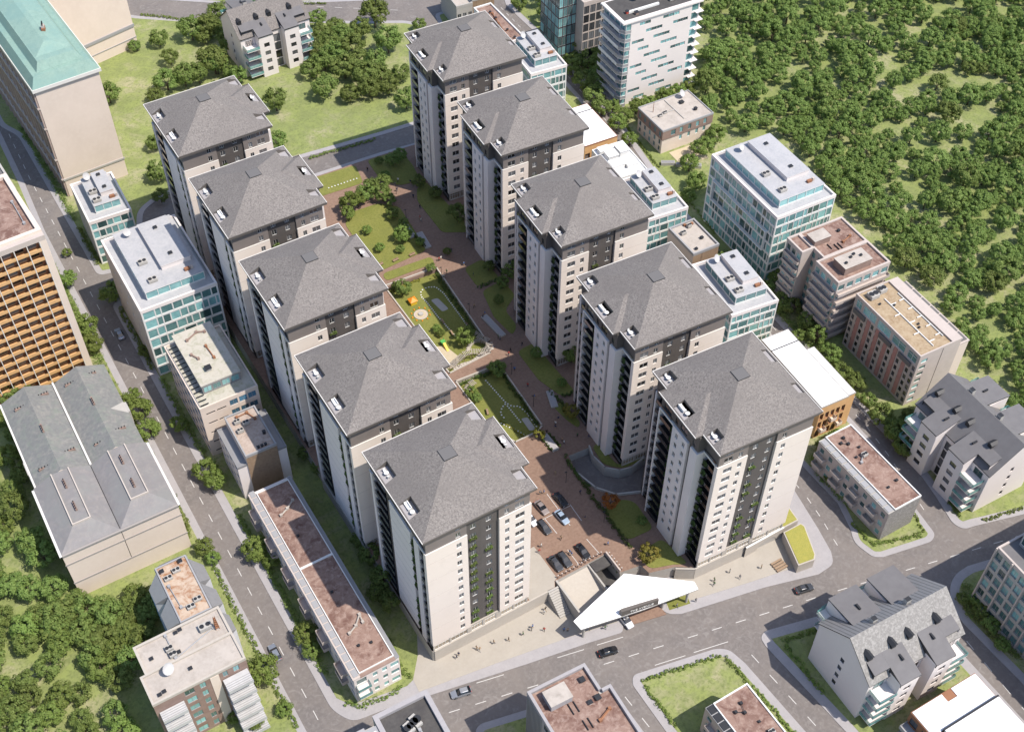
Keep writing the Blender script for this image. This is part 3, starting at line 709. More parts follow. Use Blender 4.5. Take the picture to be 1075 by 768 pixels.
island('west', [(-29.5, -110), (-29.6, 180), (-28.3, 205), (-27.6, 233.4), (-31, 330), (-500, 330), (-500, -110)], 1, 1.7)
island('far', [(32, 290), (43.3, 279.4), (65, 262.6), (85, 252), (121.7, 233.6), (135, 229), (148, 225), (190, 402), (300, 700), (-100, 700), (-20, 335)], 2, 1.6)
# painted lane dashes
b = MB()
def dashes(pts, L=2.4, gap=3.4, w_=.17):
    acc = 0
    for p, q in zip(pts, pts[1:]):
        p, q = Vector(p), Vector(q); d = q-p; T = d.length; d /= T; n = Vector((-d.y, d.x))*w_/2; s = acc
        while s+L < T:
            a, c = p+d*s, p+d*(s+L); b.face([(*(a-n), .006), (*(c-n), .006), (*(c+n), .006), (*(a+n), .006)], 'line'); s += L+gap
        acc = max(0, s-T)
dashes([(-26.4, -10), (-26.4, 205), (-25.6, 232)])
dashes([(-2.3, -11.0), (29.2, -17.9), (51, -22.6), (87.1, -30.4), (107, -35), (150, -44.7)])
dashes([(60.4, -33), (61.4, -50), (63, -80)]); dashes([(31.3, -27), (31.9, -38), (33, -60)])
dashes([(102.5, -47), (102.8, -54.6), (101.5, -70), (101, -90)])
p = [at(*q) for q in ((847.3, 522), (862.4, 543.8), (875.1, 565.6), (882.5, 577.3))]; dashes([(99.3, 14), *[(q.x, q.y) for q in p]], 1.8, 2.2)
dashes([(119.5, -24), (123.5, -8), (125.3, 3), (127, 40), (131, 90), (139.5, 140), (142.5, 170), (144.3, 214)], 1.8, 2.4)
dashes([(40, 282), (116, 228)], 2.6, 4)
n = Vector((.21, .977)); 
for x0, x1, off in ((6, 12, 5.1), (33, 39, 5.3), (41, 48, -3.4), (24, 30, 5.2), (50, 58, -3.3)):
    y0, y1 = -11.5-.2185*(x0+2.3)+off, -11.5-.2185*(x1+2.3)+off; b.face([(x0, y0, .006), (x1, y1, .006), (x1, y1+.16, .006), (x0, y0+.16, .006)], 'line')
b.build('lane_markings')['kind'] = 'structure'

# ------------------------------------------------------------------ the raised courtyard deck between the towers
def rc(lx, ly): return (60.387+lx*math.cos(RZR)-ly*math.sin(RZR), -12.056+lx*math.sin(RZR)+ly*math.cos(RZR))
G1 = [(42.6, 105.4), (58.4, 104.6), (56.3, 73.9), (55.0, 69.2), (42.4, 68.4)]
G2 = [(42.4, 65.2), (54.9, 64.6), (53.6, 41.6), (51.6, 40.6), (45.2, 40.6), (42.2, 48)]
RAMP = [(54.1, 30.4), (59.8, 30.0), (58.9, 27), (59.4, 22.6), (61.9, 20.1), (65, 19.4), (69.4, 20.4), (68.6, 11.6), (62.8, 12.4), (57.2, 14.8), (54.2, 18.9), (52.9, 24.5)]
deck = [(.6, 1.15), (31.6, 1.15), (32.4, 2.4), (40.9, 2.5), (45.9, 2.6), (46.1, -3.2), (51.2, -4.0), (51.6, -6.6), (57.5, -8.3), (61.2, -10.7), (85.2, -12.4), (87.2, -10), (88, 20), (94, 60), (97, 90), (101, 152), (78, 156), (62.6, 157), (.6, 159)]
sheet('courtyard_deck', deck, 4.0, 'conc', 0, 'brick', holes=[G1, G2, RAMP])
for nm, poly, z in (('lawn', G1, 2.6), ('lawn', G2, 2.9)): sheet(nm, inset(poly, -.02), z, 'lawn', .2)
sheet('ramp', inset(RAMP, -.02), 1.4, 'asphalt', .2)
def kerbwall(pts, z0, z1, w_, m, name, label, cat='wall', closed=False):
    b = MB(); P = pts+[pts[0]] if closed else pts
    for p, q in zip(P, P[1:]):
        p, q = Vector(p), Vector(q); d = (q-p).normalized(); nn = Vector((-d.y, d.x))*w_/2; e = d*w_*.45
        b.prism([tuple(p-nn-e), tuple(q-nn+e), tuple(q+nn+e), tuple(p+nn-e)], z0, z1, m)
    return tag(b.build(name), label, cat)
kerbwall(G1, 3.6, 4.3, .35, 'lightconc', 'retaining_wall', 'pale coping wall round the sunken playground garden', closed=True)
kerbwall(G2, 3.6, 4.3, .35, 'lightconc', 'retaining_wall', 'pale coping wall round the sunken oval-path garden', closed=True)
kerbwall(RAMP[1:], 3.4, 4.75, .35, 'conc', 'retaining_wall', 'curved grey parapet wall round the dark car ramp')
kerbwall([(43, 105.2), (58, 104.4)], 2.6, 3.95, .5, 'brown', 'retaining_wall', 'brown wall along the far edge of the playground garden')
# lawns on the deck
def lawn(name, pts, z=4.12, m='lawn', r=1.5): return sheet(name, rounded(pts, r), z, m, 3.9)
lawn('lawn', [(29, 158), (59.0, 156.3), (57.4, 147.6), (45, 148.4), (29, 150)])
lawn('lawn', [(44.6, 133.8), (48, 137.5), (57, 137.0), (61.5, 132.5), (59.6, 112.2), (45.2, 111.3), (43.6, 113)])
lawn('lawn', [(44.4, 110.0), (59.2, 109.2), (59.0, 106.4), (44.0, 106.9)])
lawn('lawn', [(63, 156.4), (74, 155.6), (73.8, 147), (72.4, 139.8), (66, 141), (62.4, 146.5)])
lawn('lawn', [(69.6, 137), (73.4, 139), (74.2, 126), (74.5, 112), (66.8, 116.4), (67.2, 132)])
lawn('lawn', [(64.8, 100.2), (71, 101), (71.4, 92.2), (64.3, 92.2)])
lawn('lawn', [(64.6, 90.0), (71.6, 90.8), (71.5, 84), (66.2, 80.5), (66, 74), (63.2, 71.6), (62.4, 80)])
lawn('lawn', [(61.2, 66), (66.4, 66.5), (66.6, 46.6), (62.8, 47.2), (60.8, 55)])
lawn('lawn', [(59.2, 45.6), (62.2, 45.6), (62.2, 37.5), (60.8, 36.5), (59.8, 40)])
lawn('lawn', [(60.5, 29.6), (62.3, 30), (62.6, 21.8), (70, 21), (70, 19.9), (63, 20.6), (59.8, 24)])
lawn('lawn', [(53.0, 13.5), (57.8, 13.2), (60, 11), (59.4, 2.6), (52.4, 3.0), (52.0, 8)])
lawn('lawn', [(52.4, -1.2), (59.4, -.6), (60.6, -9.3), (57.5, -7.6), (52.2, -5.8)])
# paving of the front terrace and the visitors' parking
sheet('terrace_paving', [(.65, 1.2), (31.5, 1.2), (32.3, 2.5), (33.2, 3), (33.2, 12.6), (25, 12.6), (25, .95), (.65, .95)], 4.02, 'plaza', 3.9)
sheet('ramp_slab', [(32.9, 2.4), (41.2, 2.5), (41.2, -9.2), (32.9, -8.9)], 4, 'lightconc', 0, None) if False else None
b = MB(); b.prism([(32.9, 2.38), (41.2, 2.48), (41.2, -9.2), (32.9, -8.8)], .05, lambda x, y: .25+max(0, (y+8.8)/11.2)*2.6, 'lightconc'); struct(b.build('ramp_slab'))
b = MB(); b.prism([(41.6, 2.5), (45.8, 2.6), (46.0, -3), (42, -3)], -.1, .19, 'darkroof_garage_shade'); struct(b.build('garage_drive'))  # drive coloured dark in place of the shade in the deep opening
b = MB(); b.box(41.62, 45.9, -.2, 2.45, 3.3, 3.7, 'darkroof_garage_shade'); struct(b.build('garage_shade_slab'))  # added overhang, coloured dark, to make the garage opening look shaded
b = MB(); b.box(41.2, 41.6, -9, 2.5, 0, 3.4, 'conc'); tag(b.build('parapet'), 'low concrete parapet beside the dark garage drive', 'wall')
b = MB(); b.box(32.4, 32.85, -9, 2.3, 0, 4.4, 'conc'); tag(b.build('parapet'), 'long concrete parapet between the stairs and the pale ramp', 'wall')
b = MB(); b.box(45.95, 46.3, -3.2, 2.6, 3.5, 4.9, 'stone'); tag(b.build('parapet'), 'stone parapet on the brick path above the garage drive', 'wall')
# stair down to the promenade beside the front left tower
b = MB()
for k in range(12): b.box(29.6, 32.3, 1.1-.45*(k+1), 1.1-.45*k, 0.18, 4.0-.32*(k+1)+.3, 'conc')
tag(b.build('stairs'), 'concrete stairs from the terrace down to the beige promenade', 'stairs')
# front terrace wall with dark joint and glass rail
def wallrail(pts, z0, z1, lab):
    t = thing('terrace_wall', lab, 'wall', (pts[0][0], pts[0][1], 0))
    b = MB(); g = MB(); o = Vector(pts[0])
    for p, q in zip(pts, pts[1:]):
        p, q = Vector(p)-o, Vector(q)-o; d = (q-p).normalized(); nn = Vector((-d.y, d.x))
        b.prism([tuple(p-nn*.18), tuple(q-nn*.18), tuple(q+nn*.1), tuple(p+nn*.1)], z0, z1, 'lightconc')
        b.prism([tuple(p-nn*.24), tuple(q-nn*.24), tuple(q+nn*.12), tuple(p+nn*.12)], z1+.002, z1+.14, 'lightconc')
    b.build('wall', t)
wallrail([(1.0, .98), (29.5, .98)], .05, 4.1, 'pale terrace wall below the front left tower')
wallrail([(57.3, -8.75), (61.0, -11.1), (74.0, -12.0)], .05, 4.1, 'pale terrace wall below the front right tower')
# arched garage mouth under the front right tower, with bench steps
t = thing('garage_entrance', 'curved concrete garage mouth under the front right tower', 'entrance', (79, -12.6, 0))
b = MB(); 
ap = []
for k in range(13):
    a = math.pi*k/12; ap.append((1.9-2.9*math.cos(a), .2+2.4*math.sin(a)))
xs = [-4.6]+[p[0] for p in ap]+[6.2]
for i in range(12):
    (x0, z0), (x1, z1) = ap[i], ap[i+1]; b.face([(x0, 0, z0), (x1, 0, z1), (x1, 0, 4.1), (x0, 0, 4.1)], 'lightconc'); b.face([(x0, 0, z0), (x0, 3.5, z0), (x1, 3.5, z1), (x1, 0, z1)], 'conc')
b.face([(-4.6, 0, 0), (-1, 0, 0), (-1, 0, 4.1), (-4.6, 0, 4.1)], 'lightconc'); b.face([(4.8, 0, 0), (6.2, 0, 0), (6.2, 0, 4.1), (4.8, 0, 4.1)], 'lightconc')
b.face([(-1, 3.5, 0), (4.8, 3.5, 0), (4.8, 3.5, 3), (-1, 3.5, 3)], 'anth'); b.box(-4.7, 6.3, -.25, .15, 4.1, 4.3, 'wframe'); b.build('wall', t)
b = MB()
for k in range(4): b.box(-.6, 2.4, -7.2+.7*k, -6.75+.7*k, .18, .62, 'wood'); b.box(-.4, -.25, -7.15+.7*k, -6.8+.7*k, .1, .5, 'anth')
tag(b.build('bench', None, (79, -12.6, 0)), 'stepped wooden bench on the plaza by the garage mouth', 'bench')
# planted roofs beside the front right tower
for pts, lab in (([(84.9, -13.2), (90.0, -13.3), (90.3, -14.5), (87.3, -21.7), (86.2, -22.7), (82.0, -22.0)], 'large yellow-green planted roof beside the garage mouth'), ([(85.3, -12.3), (90.1, -12.4), (90.6, -8.6), (86.5, -3)], 'small triangular planted roof at the foot of the front right tower')):
    o = pts[0]; t = thing('planted_roof', lab, 'planted roof', (o[0], o[1], 0)); q = [(a-o[0], c-o[1]) for a, c in pts]
    b = MB(); b.prism(q, .05, 3.2, 'lightconc'); b.build('wall', t)
    b = MB(); b.prism(inset(q, .3), 3.0, 3.3, 'roofgrass'); b.build('planting', t)
# white folded canopy with sign
t = thing('entrance_canopy', 'large white folded canopy over the driveway entrance', 'canopy', (42, -9, 0))
def cp(x, y, z): return (x-42, y+9, z)
b = MB(); A_, B_, C_, D_, E_, F_ = cp(45.2, -5.6, 7.6), cp(29.4, -9.5, 6.9), cp(29.9, -11.7, 6.2), cp(44.2, -14.3, 5.6), cp(57.4, -16.7, 6.4), cp(57.6, -14.9, 6.8)
dn = lambda p: (p[0], p[1], p[2]-.35)
for q in ((A_, B_, C_, D_), (A_, D_, E_, F_)): b.face(q, 'white'); b.face([dn(p) for p in q[::-1]], 'pale')
for p, q in ((A_, B_), (B_, C_), (C_, D_), (D_, E_), (E_, F_), (F_, A_)): b.face([p, dn(p), dn(q), q], 'conc')
b.tube(A_, D_, .05, 'conc', 5); b.build('roof_sheet', t)
for x, y, h in ((31.5, -10.6, 6.1), (41.6, -12.4, 5.5), (50.6, -13.6, 5.5), (56, -15.2, 6), (46, -7.2, 7)): b = MB(); b.tube(cp(x, y, 0), cp(x, y, h), .3, 'conc', 10); b.build('column', t)

sg = MB(); sg.prism([(-4.6, .5), (-4.3, -.2), (4.4, -.25), (4.4, .25), (-4.0, .6)], -.95, .95, 'fascia'); sgn = sg.build('sign_board', t, cp(43.6, -13.95, 6.75), R(-10))
tc_ = bpy.data.curves.new('lettering', 'FONT'); tc_.body = 'THE AVENUE'; tc_.size = .95; tc_.extrude = .03; tc_.align_x = 'CENTER'; tc_.align_y = 'CENTER'
to = bpy.data.objects.new('tmp', tc_); COL.objects.link(to); dg = bpy.context.evaluated_depsgraph_get(); tm = bpy.data.meshes.new_from_object(to.evaluated_get(dg)); bpy.data.objects.remove(to)
tm.materials.clear(); tm.materials.append(M['wframe'])
lo = link('lettering', tm, sgn, (.4, -.28, -.1)); lo.rotation_euler = (R(90), 0, 0)
# walks, playground and paths of the gardens
b = MB()
def stones(pts, z, m='wframe', s=.34, st=.75):
    for p, q in zip(pts, pts[1:]):
        p, q = Vector(p), Vector(q); L = (q-p).length; k = max(1, int(L/st))
        for i in range(k): c = p+(q-p)*(i+.5)/k; b.box(c.x-s/2, c.x+s/2, c.y-s/2, c.y+s/2, z, z+.1, m)
loop1 = [(50.0, 98), (51, 100), (53.2, 100.3), (55.2, 99.2), (55.9, 96)]
stones([(50.0, 98), (50.3, 95), (50.2, 89), (50.6, 83), (50.8, 77.5)], 2.6); stones(loop1, 2.6); stones([(55.9, 96), (55.6, 88), (55.2, 79)], 2.6)
stones([(49.6, 62.8), (50.2, 53.2), (51, 51.5), (52.4, 50.8), (53, 48), (52.7, 41.8)], 2.9); stones([(50.2, 53.2), (48.6, 52.6), (47.2, 51), (47.3, 49)], 2.9); stones([(50.0, 52.6), (50.1, 45.8)], 2.9); stones([(45.6, 48.6), (48.2, 43.6), (49, 41)], 2.9)
stones([(47, 150.6), (53, 150.4), (57, 150.2)], 4.13, st=.9)
o = b.build('stepping_stones'); struct(o)
sheet('play_pad', rounded([(51.6, 95.5), (53.6, 95.2), (54.2, 90), (52.2, 90)], .6), 2.62, 'conc', 2.4); sheet('play_pad', rounded([(50.8, 47), (52.4, 46.6), (52.2, 42.2), (50.6, 42.6)], .4), 2.92, 'conc', 2.7)
sheet('play_pad', rounded([(43.6, 80), (46.8, 78.5), (48, 73), (45.4, 70.4), (43.4, 71)], .8), 2.62, 'sand', 2.4)
b = MB(); b.tube((0, 0, 0), (0, 0, .12), 1.9, 'stone', 20); b.tube((0, 0, .12), (0, 0, .16), 1.5, 'sand', 20); b.tube((0, 0, .16), (0, 0, .5), .7, 'conc', 12)
tag(b.build('sandpit', None, (46.7, 92.0, 2.6)), 'round stone-rimmed sandpit on the playground lawn', 'sandpit')
b = MB()
for k in range(10): a = k*.628; b.box(2.5*math.cos(a)-.15, 2.5*math.cos(a)+.15, 2.5*math.sin(a)-.15, 2.5*math.sin(a)+.15, 0, .3, 'orangep')
tag(b.build('stepping_posts', None, (46.7, 92.0, 2.6)), 'ring of orange stepping blocks round the sandpit', 'play equipment')
t = thing('playhouse', 'small orange playhouse on the playground lawn', 'playhouse', (46.9, 97.0, 2.6))
b = MB(); b.box(-.9, .9, -.9, .9, 0, 1.2, 'yellow'); b.build('wall', t)
b = MB(); 
for p, q in (((-1.1, -1.1), (1.1, -1.1)), ((1.1, -1.1), (1.1, 1.1)), ((1.1, 1.1), (-1.1, 1.1)), ((-1.1, 1.1), (-1.1, -1.1))): b.face([(*p, 1.2), (*q, 1.2), (0, 0, 2.1)], 'orangep')
b.build('roof', t)
t = thing('play_slide', 'yellow and green slide beside the sandy pad', 'slide', (46.5, 79.3, 2.6))
b = MB(); b.box(-.6, .6, -.6, .6, 1.1, 1.25, 'greenp')
for sx in (-.5, .5):
    for sy in (-.5, .5): b.tube((sx, sy, 0), (sx, sy, 2.0), .06, 'greenp', 6)
b.build('frame', t)
b = MB(); b.prism([(-.35, -.6), (.35, -.6), (.35, -2.8), (-.35, -2.8)], 0, lambda x, y: 1.15*(y+2.8)/2.2+.08, 'yellow'); b.build('chute', t)
def spergola(name, label, pts, z, w_=1.5, h=2.3):
    t = thing(name, label, 'pergola', (pts[0][0], pts[0][1], z)); o = Vector(pts[0]); P = [Vector(q)-o for q in pts]
    rail, slat = MB(), MB(); k = 0
    for p, q in zip(P, P[1:]):
        d = (q-p).normalized(); n_ = Vector((-d.y, d.x)); L = (q-p).length
        for s in (-1, 1):
            a, c = p+n_*s*w_*.4, q+n_*s*w_*.4; rail.tube((a.x, a.y, h), (c.x, c.y, h), .07, 'wood', 5)
            rail.tube((a.x, a.y, 0), (a.x, a.y, h), .07, 'wood', 5)
        for i in range(max(1, int(L/.42))):
            c = p+d*(.42*i); a, e = c-n_*w_*.62, c+n_*w_*.62; f = d*.07
            slat.prism([tuple(a-f), tuple(a+f), tuple(e+f), tuple(e-f)], h+.08, h+.2, 'lightconc')
    rail.build('frame', t); slat.build('slats', t); return t
spergola('pergola', 'pale serpentine slatted pergola at the near end of the playground garden', [(43.6, 69.6), (46, 70.6), (48.4, 71.6), (50.6, 71.4), (52.4, 70.2), (54.2, 69.8), (55.8, 70.8), (56.2, 72.4), (55.4, 74.2), (54.6, 76), (54.4, 77.6)], 2.6)
spergola('pergola', 'short pale slatted pergola at the sunny corner of the oval-path garden', [(43.2, 60.5), (44.6, 61.6), (46.4, 61.9)], 2.9)
# pale serpentine stair and pergola at the end of the playground garden
b = MB()
for k in range(16):
    a = R(150-13*k); b.box(53.8+3.0*math.cos(a)-.6, 53.8+3.0*math.cos(a)+.6, 72.5+3.2*math.sin(a)-.35, 72.5+3.2*math.sin(a)+.35, 2.6, 2.8+.09*k, 'lightconc')
for k in range(14): b.box(44.5+.75*k, 45.2+.75*k, 69.2+.35*math.sin(k*.7), 70.4+.35*math.sin(k*.7), 2.6, 2.75+.1*k, 'lightconc')
tag(b.build('garden_stairs'), 'pale serpentine stairs out of the playground garden', 'stairs')
for k, (px, py, L, rz) in enumerate(((60.5, 77, 9, 94), (60.2, 47.5, 5.5, 72), (52.3, 36, 5.5, 90), (60.7, 116, 7, 84), (58.9, 122, 7, 86))):
    b = MB(); b.box(-L/2, L/2, -.9, .9, 0, .45, 'conc'); b.box(-L/2+.2, L/2-.2, -.65, .65, .45, .5, 'pave')
    tag(b.build('stone_platform', None, (px, py, 4.0), R(rz)), ['long grey stone platform beside the second right tower path', 'grey sloping stone platform by the clipped strip of hedge', 'grey stone platform between two hedges at the parking', 'grey stone platform by the rear lawn path', 'narrow grey stone platform by the round tree'][k], 'platform')
# ------------------------------------------------------------------ the town around
def bld(name, label, x, y, rz=0, cat='building', group=None): return thing(name, label, cat, (x, y, 0), R(rz), group)
def glass_office(label, x, y, w_, d, h, rz, nf, bays_f, bays_l, sides='FL', pent=True, solid=None):
    """pale-framed office block: teal panes floor by floor, set-back glazed penthouse, plant on the roof"""
    t = bld('glass_office', label, x, y, rz, 'office building', 'pale glazed office blocks'); fl = h/nf; z0 = .1
    fcs = {}
    r = random.Random(int(x*7+y))
    for f, n, L in (('F', bays_f, w_), ('L', bays_l, d), ('R', bays_l, d)):
        if f not in sides: continue
        specs = []
        for k in range(nf):
            # irregular bays: wide and narrow panes alternate and shift from floor to floor
            us = [0.25]; 
            while us[-1] < L-.9: us.append(min(L-.25, us[-1]+L/n*r.choice((.6, .8, 1, 1.25))))
            if L-.25-us[-1] > .1: us[-1] = L-.25
            specs.append(('teal', [(a+.09, c-.09) for a, c in zip(us, us[1:]) if c-a > .5], [(z0+fl*k+.45, z0+fl*(k+1)-.18)]))
        fcs[f] = specs
    if solid: fcs['L'] = [('dark', cols(d, 6, 1.2), [(z0+fl*k+1.2, z0+fl*k+2.4) for k in range(1, nf, 2)])]
    block(t, 0, 0, w_, d, 0, h, 'wframe', fcs, .16, plain={'L': solid} if solid else None)
    flat_roof(t, 0, 0, w_, d, h, 'wroof', .75, .45, 'pale')
    if pent:
        px, py, pw, pd = 3.0, 3.4, w_-4.8, d-5.4; P = bld_child('penthouse', t)
        n = max(3, int(pw/2.6))
        b = MB(); b.box(px, px+pw, py, py+pd, h+.06, h+.5, 'wframe'); b.box(px-.12, px+pw+.12, py-.12, py+pd+.12, h+2.6, h+2.85, 'wframe', 'wroof')
        b.box(px+.1, px+pw-.1, py+.1, py+pd-.1, h+.5, h+2.6, 'teal')
        for i in range(n+1): xx = px+pw*i/n; b.box(xx-.07, xx+.07, py-.02, py+.12, h+.5, h+2.6, 'wframe')
        m2 = max(4, int(pd/2.6))
        for i in range(m2+1): yy = py+pd*i/m2; b.box(px-.02, px+.12, yy-.07, yy+.07, h+.5, h+2.6, 'wframe')
        b.build('penthouse', t)
        zz = h+2.85
        rooftop_hut(t, px+pw*.42, py+pd*.22, pw*.5, pd*.72, zz, 1.3, 'pale', 'wroof')
        ac_unit(t, px+pw*.2, py+pd*.12, zz, 2.2, 1.5, .9); ac_unit(t, px+pw*.2, py+pd*.42, zz, 2.2, 1.5, .9)
        for q in (.35, .8): vent(t, px+pw*.66, py+pd*q, zz+1.45, 'conc', .8, .35)
        satellite(t, px+pw*.2, py+pd*.9, zz, 1.3)
        b = MB(); b.box(-.7, .7, -.4, .4, 0, .7, 'rust'); b.box(.9, 1.5, -.3, .3, 0, 1.0, 'stone'); b.build('pipework', t, (px+pw*.78, py+pd*.1, zz))
    return t
def bld_child(n, t): return t
# --- along the left street
glass_office('small white office block with teal panes at the side-street corner', -19.9, 157.7, 11.9, 18.4, 15, -2, 5, 5.5, 8, 'F', True, 'stone')
glass_office('big white-roofed office with teal panes beside the left street', -20.8, 109.3, 20.0, 30.0, 23.2, -.3, 7, 8, 12, 'F', True, 'stone')
# mossy-roofed building
t = bld('office_block', 'mossy-roofed beige block with blue windows and glazed attic', -19.0, 77.6, 0)
block(t, 0, 0, 14.6, 23.5, 0, 17.5, 'beige', {'F': [('blue', [(7.2, 9.2), (9.6, 11.6), (11.9, 13.9)], rows(.2, 5, 3.4, 1.0, 1.9)[1:]), ('anth', [(1.2, 3.4), (3.9, 6.2)], rows(.2, 5, 3.4, 1.3, .5))], 'L': [('blue', cols(23.5, 7, 2.4), rows(.2, 5, 3.4, .7, 2.3))]})
flat_roof(t, 0, 0, 14.6, 23.5, 17.5, 'mossroof', .5, .3, 'beige')
b = MB(); b.box(2.6, 12.2, 4.2, 23.0, 17.5, 20.3, 'bay'); b.box(2.4, 12.4, 4.0, 23.2, 20.3, 20.7, 'conc', 'mossroof'); b.build('attic', t)
for i in range(4): link('window', winmesh(2.0, 1.8, 'tgrey'), t, (3.9+2.3*i, 4.15, 19), 0)
b = MB()
for k in range(15): b.box(.35, 2.55, .6+1.5*k, .75+1.5*k, 18.0, 18.2, 'anth')
b.box(.3, .45, .5, 22.6, 17.9, 18.3, 'conc'); b.build('sun_louvres', t)
duct(t, [(5, 19.5), (8, 21), (9.8, 20.2)], 20.7, .2, 'brown'); duct(t, [(4.2, 14.5), (5.2, 12.5)], 20.7, .2, 'brown'); duct(t, [(8.3, 15.5), (8.6, 11)], 20.7, .16, 'rust'); vent(t, 6, 8.2, 20.7, 'gframe', 1.2, .8)
# brown timber-fronted narrow block
t = bld('narrow_block', 'narrow block with timber front wall and cluttered roof', -17.2, 61.2, -1)
block(t, 0, .3, 2.4, 13, 0, 12.0, 'pale', {'L': [('blue', cols(13, 4, 1.6), rows(0, 4, 3, .8, 1.6))]}); block(t, 2.4, 0, 7.6, 13.4, 0, 15, 'beige', {}, plain={'F': 'wood'}); block(t, 10.0, .3, 2.2, 13, 0, 12.6, 'pale')
flat_roof(t, 2.4, 0, 7.6, 13.4, 15, 'pinkroof', .5, .3, 'gframe'); flat_roof(t, 0, .3, 2.35, 13, 12, 'bay', .3, .2, 'bay'); flat_roof(t, 10.05, .3, 2.2, 13, 12.6, 'bay', .3, .2, 'bay')
for x, y in ((4.5, 10.5), (6.2, 9.2), (4.2, 7.6)): ac_unit(t, x, y, 15.1, 1.5, 1.0, 1.0)
duct(t, [(5, 12), (7.6, 12.2), (8.6, 9.6)], 15.1, .15, 'rust'); 
for q in range(3): vent(t, 6.0+.9*q, 1.2, 15.1, 'anth', .5, .4)
vent(t, 8.8, 4.5, 15.1, 'anth', .6, .8)
# long low apartment row with two stained roofs
t = bld('apartment_row', 'long low apartment row with two stained red roofs', -17.6, .8, 0)
H5 = 9.5
block(t, 0, 0, 10.4, 54.5, 0, H5, 'pale', {'F': [('teal', [(4.2, 5.3), (6.4, 7.5), (8.3, 10.2)], rows(.3, 3, 3.05, .7, 1.5)), ('teal', [(.5, 2.8)], rows(.3, 3, 3.05, .5, 1.9))], 'L': [('dark', cols(54.5, 15, 1.8), rows(.3, 3, 3.05, .6, 1.9))]})
b = MB(); b.box(1.8, 9.4, .9, 53.4, H5-.1, H5+.25, 'redroof'); b.build('roof', t)
b = MB()
for q in ((1.6, 9.6, .7, .9), (1.6, 9.6, 53.4, 53.6), (1.6, 1.8, .9, 53.4), (9.4, 9.6, .9, 53.4), (1.8, 9.4, 29.6, 30.1)): b.box(*q, H5, H5+.5, 'wframe')
b.build('parapet', t)
b = MB(); b.box(-.15, 1.55, 0, 54.5, H5, H5+.14, 'stone'); b.box(9.62, 10.55, 0, 54.5, H5, H5+.14, 'bay'); b.box(1.55, 9.62, -.15, .68, H5, H5+.14, 'brown')
for k in range(26): b.box(.25, 1.4, .5+2.1*k, .5+2.1*k+1.8, H5+.15, H5+.24, 'gframe')
b.build('roof_edge', t)
for k in range(6):
    for z in (3.3, 6.3): balcony(t, 'L', (0, 0, 10.4, 54.5), 2.5+9*k, 6.0+9*k, z, 1.5, 'stone', 'stone', .9)
for z in (3.3, 6.3): balcony(t, 'F', (0, 0, 10.4, 54.5), .3, 3.2, z, 1.4, 'tealrail', 'pale', .95)
duct(t, [(4, 45), (6, 46), (8, 47.5)], H5+.25, .2, 'beigeroof'); duct(t, [(4, 10), (6, 11), (7.8, 13), (7.6, 11)], H5+.25, .2, 'beigeroof')
for x, y in ((5, 38), (5.2, 21), (4.4, 6.5), (7, 5.8)): vent(t, x, y, H5+.25, 'anth', .4, .4)
# --- left of the street: two linked blocks with slate roofs
t = bld('slate_roofed_block', 'large beige block with twin slate-grey ridged roofs', -59.2, 55.6, 0)
block(t, 0, 0, 26.1, 20.2, 0, 16.6, 'beige'); block(t, .9, 20.2, 24.6, 28.4, 0, 16.3, 'beige', {'R': [('dark', cols(28.4, 9, 1.2), rows(1, 5, 3.1, .8, 1.6))]})
b = MB()
for z, o in ((5.6, .16), (12.6, .16), (16.35, .45)): b.box(-o, 26.1+o, -o, .02, z, z+.3, 'daub')
b.box(13.0, 13.1, -.06, .01, 5.9, 16.3, 'anth'); b.box(-.5, -.0, -.45, 20, 16.35, 16.7, 'lip'); b.box(26.1, 26.6, -.45, 20, 16.35, 16.7, 'lip'); b.build('string_course', t)
b = MB()   # front part: two hipped mansards with a central valley
zr = 18.9
for x0, x1 in ((0, 13.05), (13.05, 26.1)):
    xa, xb = x0+4.6, x1-4.6
    A_, B_, C_, D_ = (x0, 0), (x1, 0), (x1, 20.3), (x0, 20.3)
    a, c, e, g = (xa, 4.6, zr), (xb, 4.6, zr), (xb, 20.3, zr), (xa, 20.3, zr)
    b.face([(*A_, 16.7), (*B_, 16.7), c, a], 'slate2'); b.face([(*B_, 16.7), (*C_, 16.7), e, c], 'slate2'); b.face([(*D_, 16.7), (*A_, 16.7), a, g], 'slate2'); b.face([a, c, e, g], 'slate2')
    b.face([(*C_, 16.7), (*D_, 16.7), g, e], 'slate2')
b.face([(0, 0, 16.66), (26.1, 0, 16.66), (26.1, 20.2, 16.66), (0, 20.2, 16.66)], 'slate2')
b.build('front_roof', t)
b = MB()
for x0 in (0, 13.05):
    for q in ((x0+4.45, x0+4.7, 4.45, 20.2), (x0+8.35, x0+8.6, 4.45, 20.2), (x0+4.7, x0+8.35, 4.45, 4.7)): b.box(*q, zr-.2, zr+.4, 'frame')
b.box(13.0, 13.1, .2, 20, 16.72, 16.86, 'anth'); b.build('ridge_frame', t)
def stacks(x, y, z, n=4, rz=0):
    b = MB(); b.box(-1.2, 1.2, -.22, .22, 0, .7, 'brown')
    for i in range(n): b.tube((-1.0+.66*i, 0, .8), (-1.0+.66*i, 0, 1.15), .12, 'anth', 7)
    return b.build('chimney', t, (x, y, z), R(rz))
for x, y in ((6.5, 16), (6.5, 9), (19.5, 16), (19.5, 8.5)): stacks(x, y, zr-.05, 4, 90)
b = MB()   # rear part: two gables with ridges along the street
x0, x1, xm = .6, 25.8, 13.2; ys, ye = 20.3, 48.9; ze, zg = 16.4, 19.2
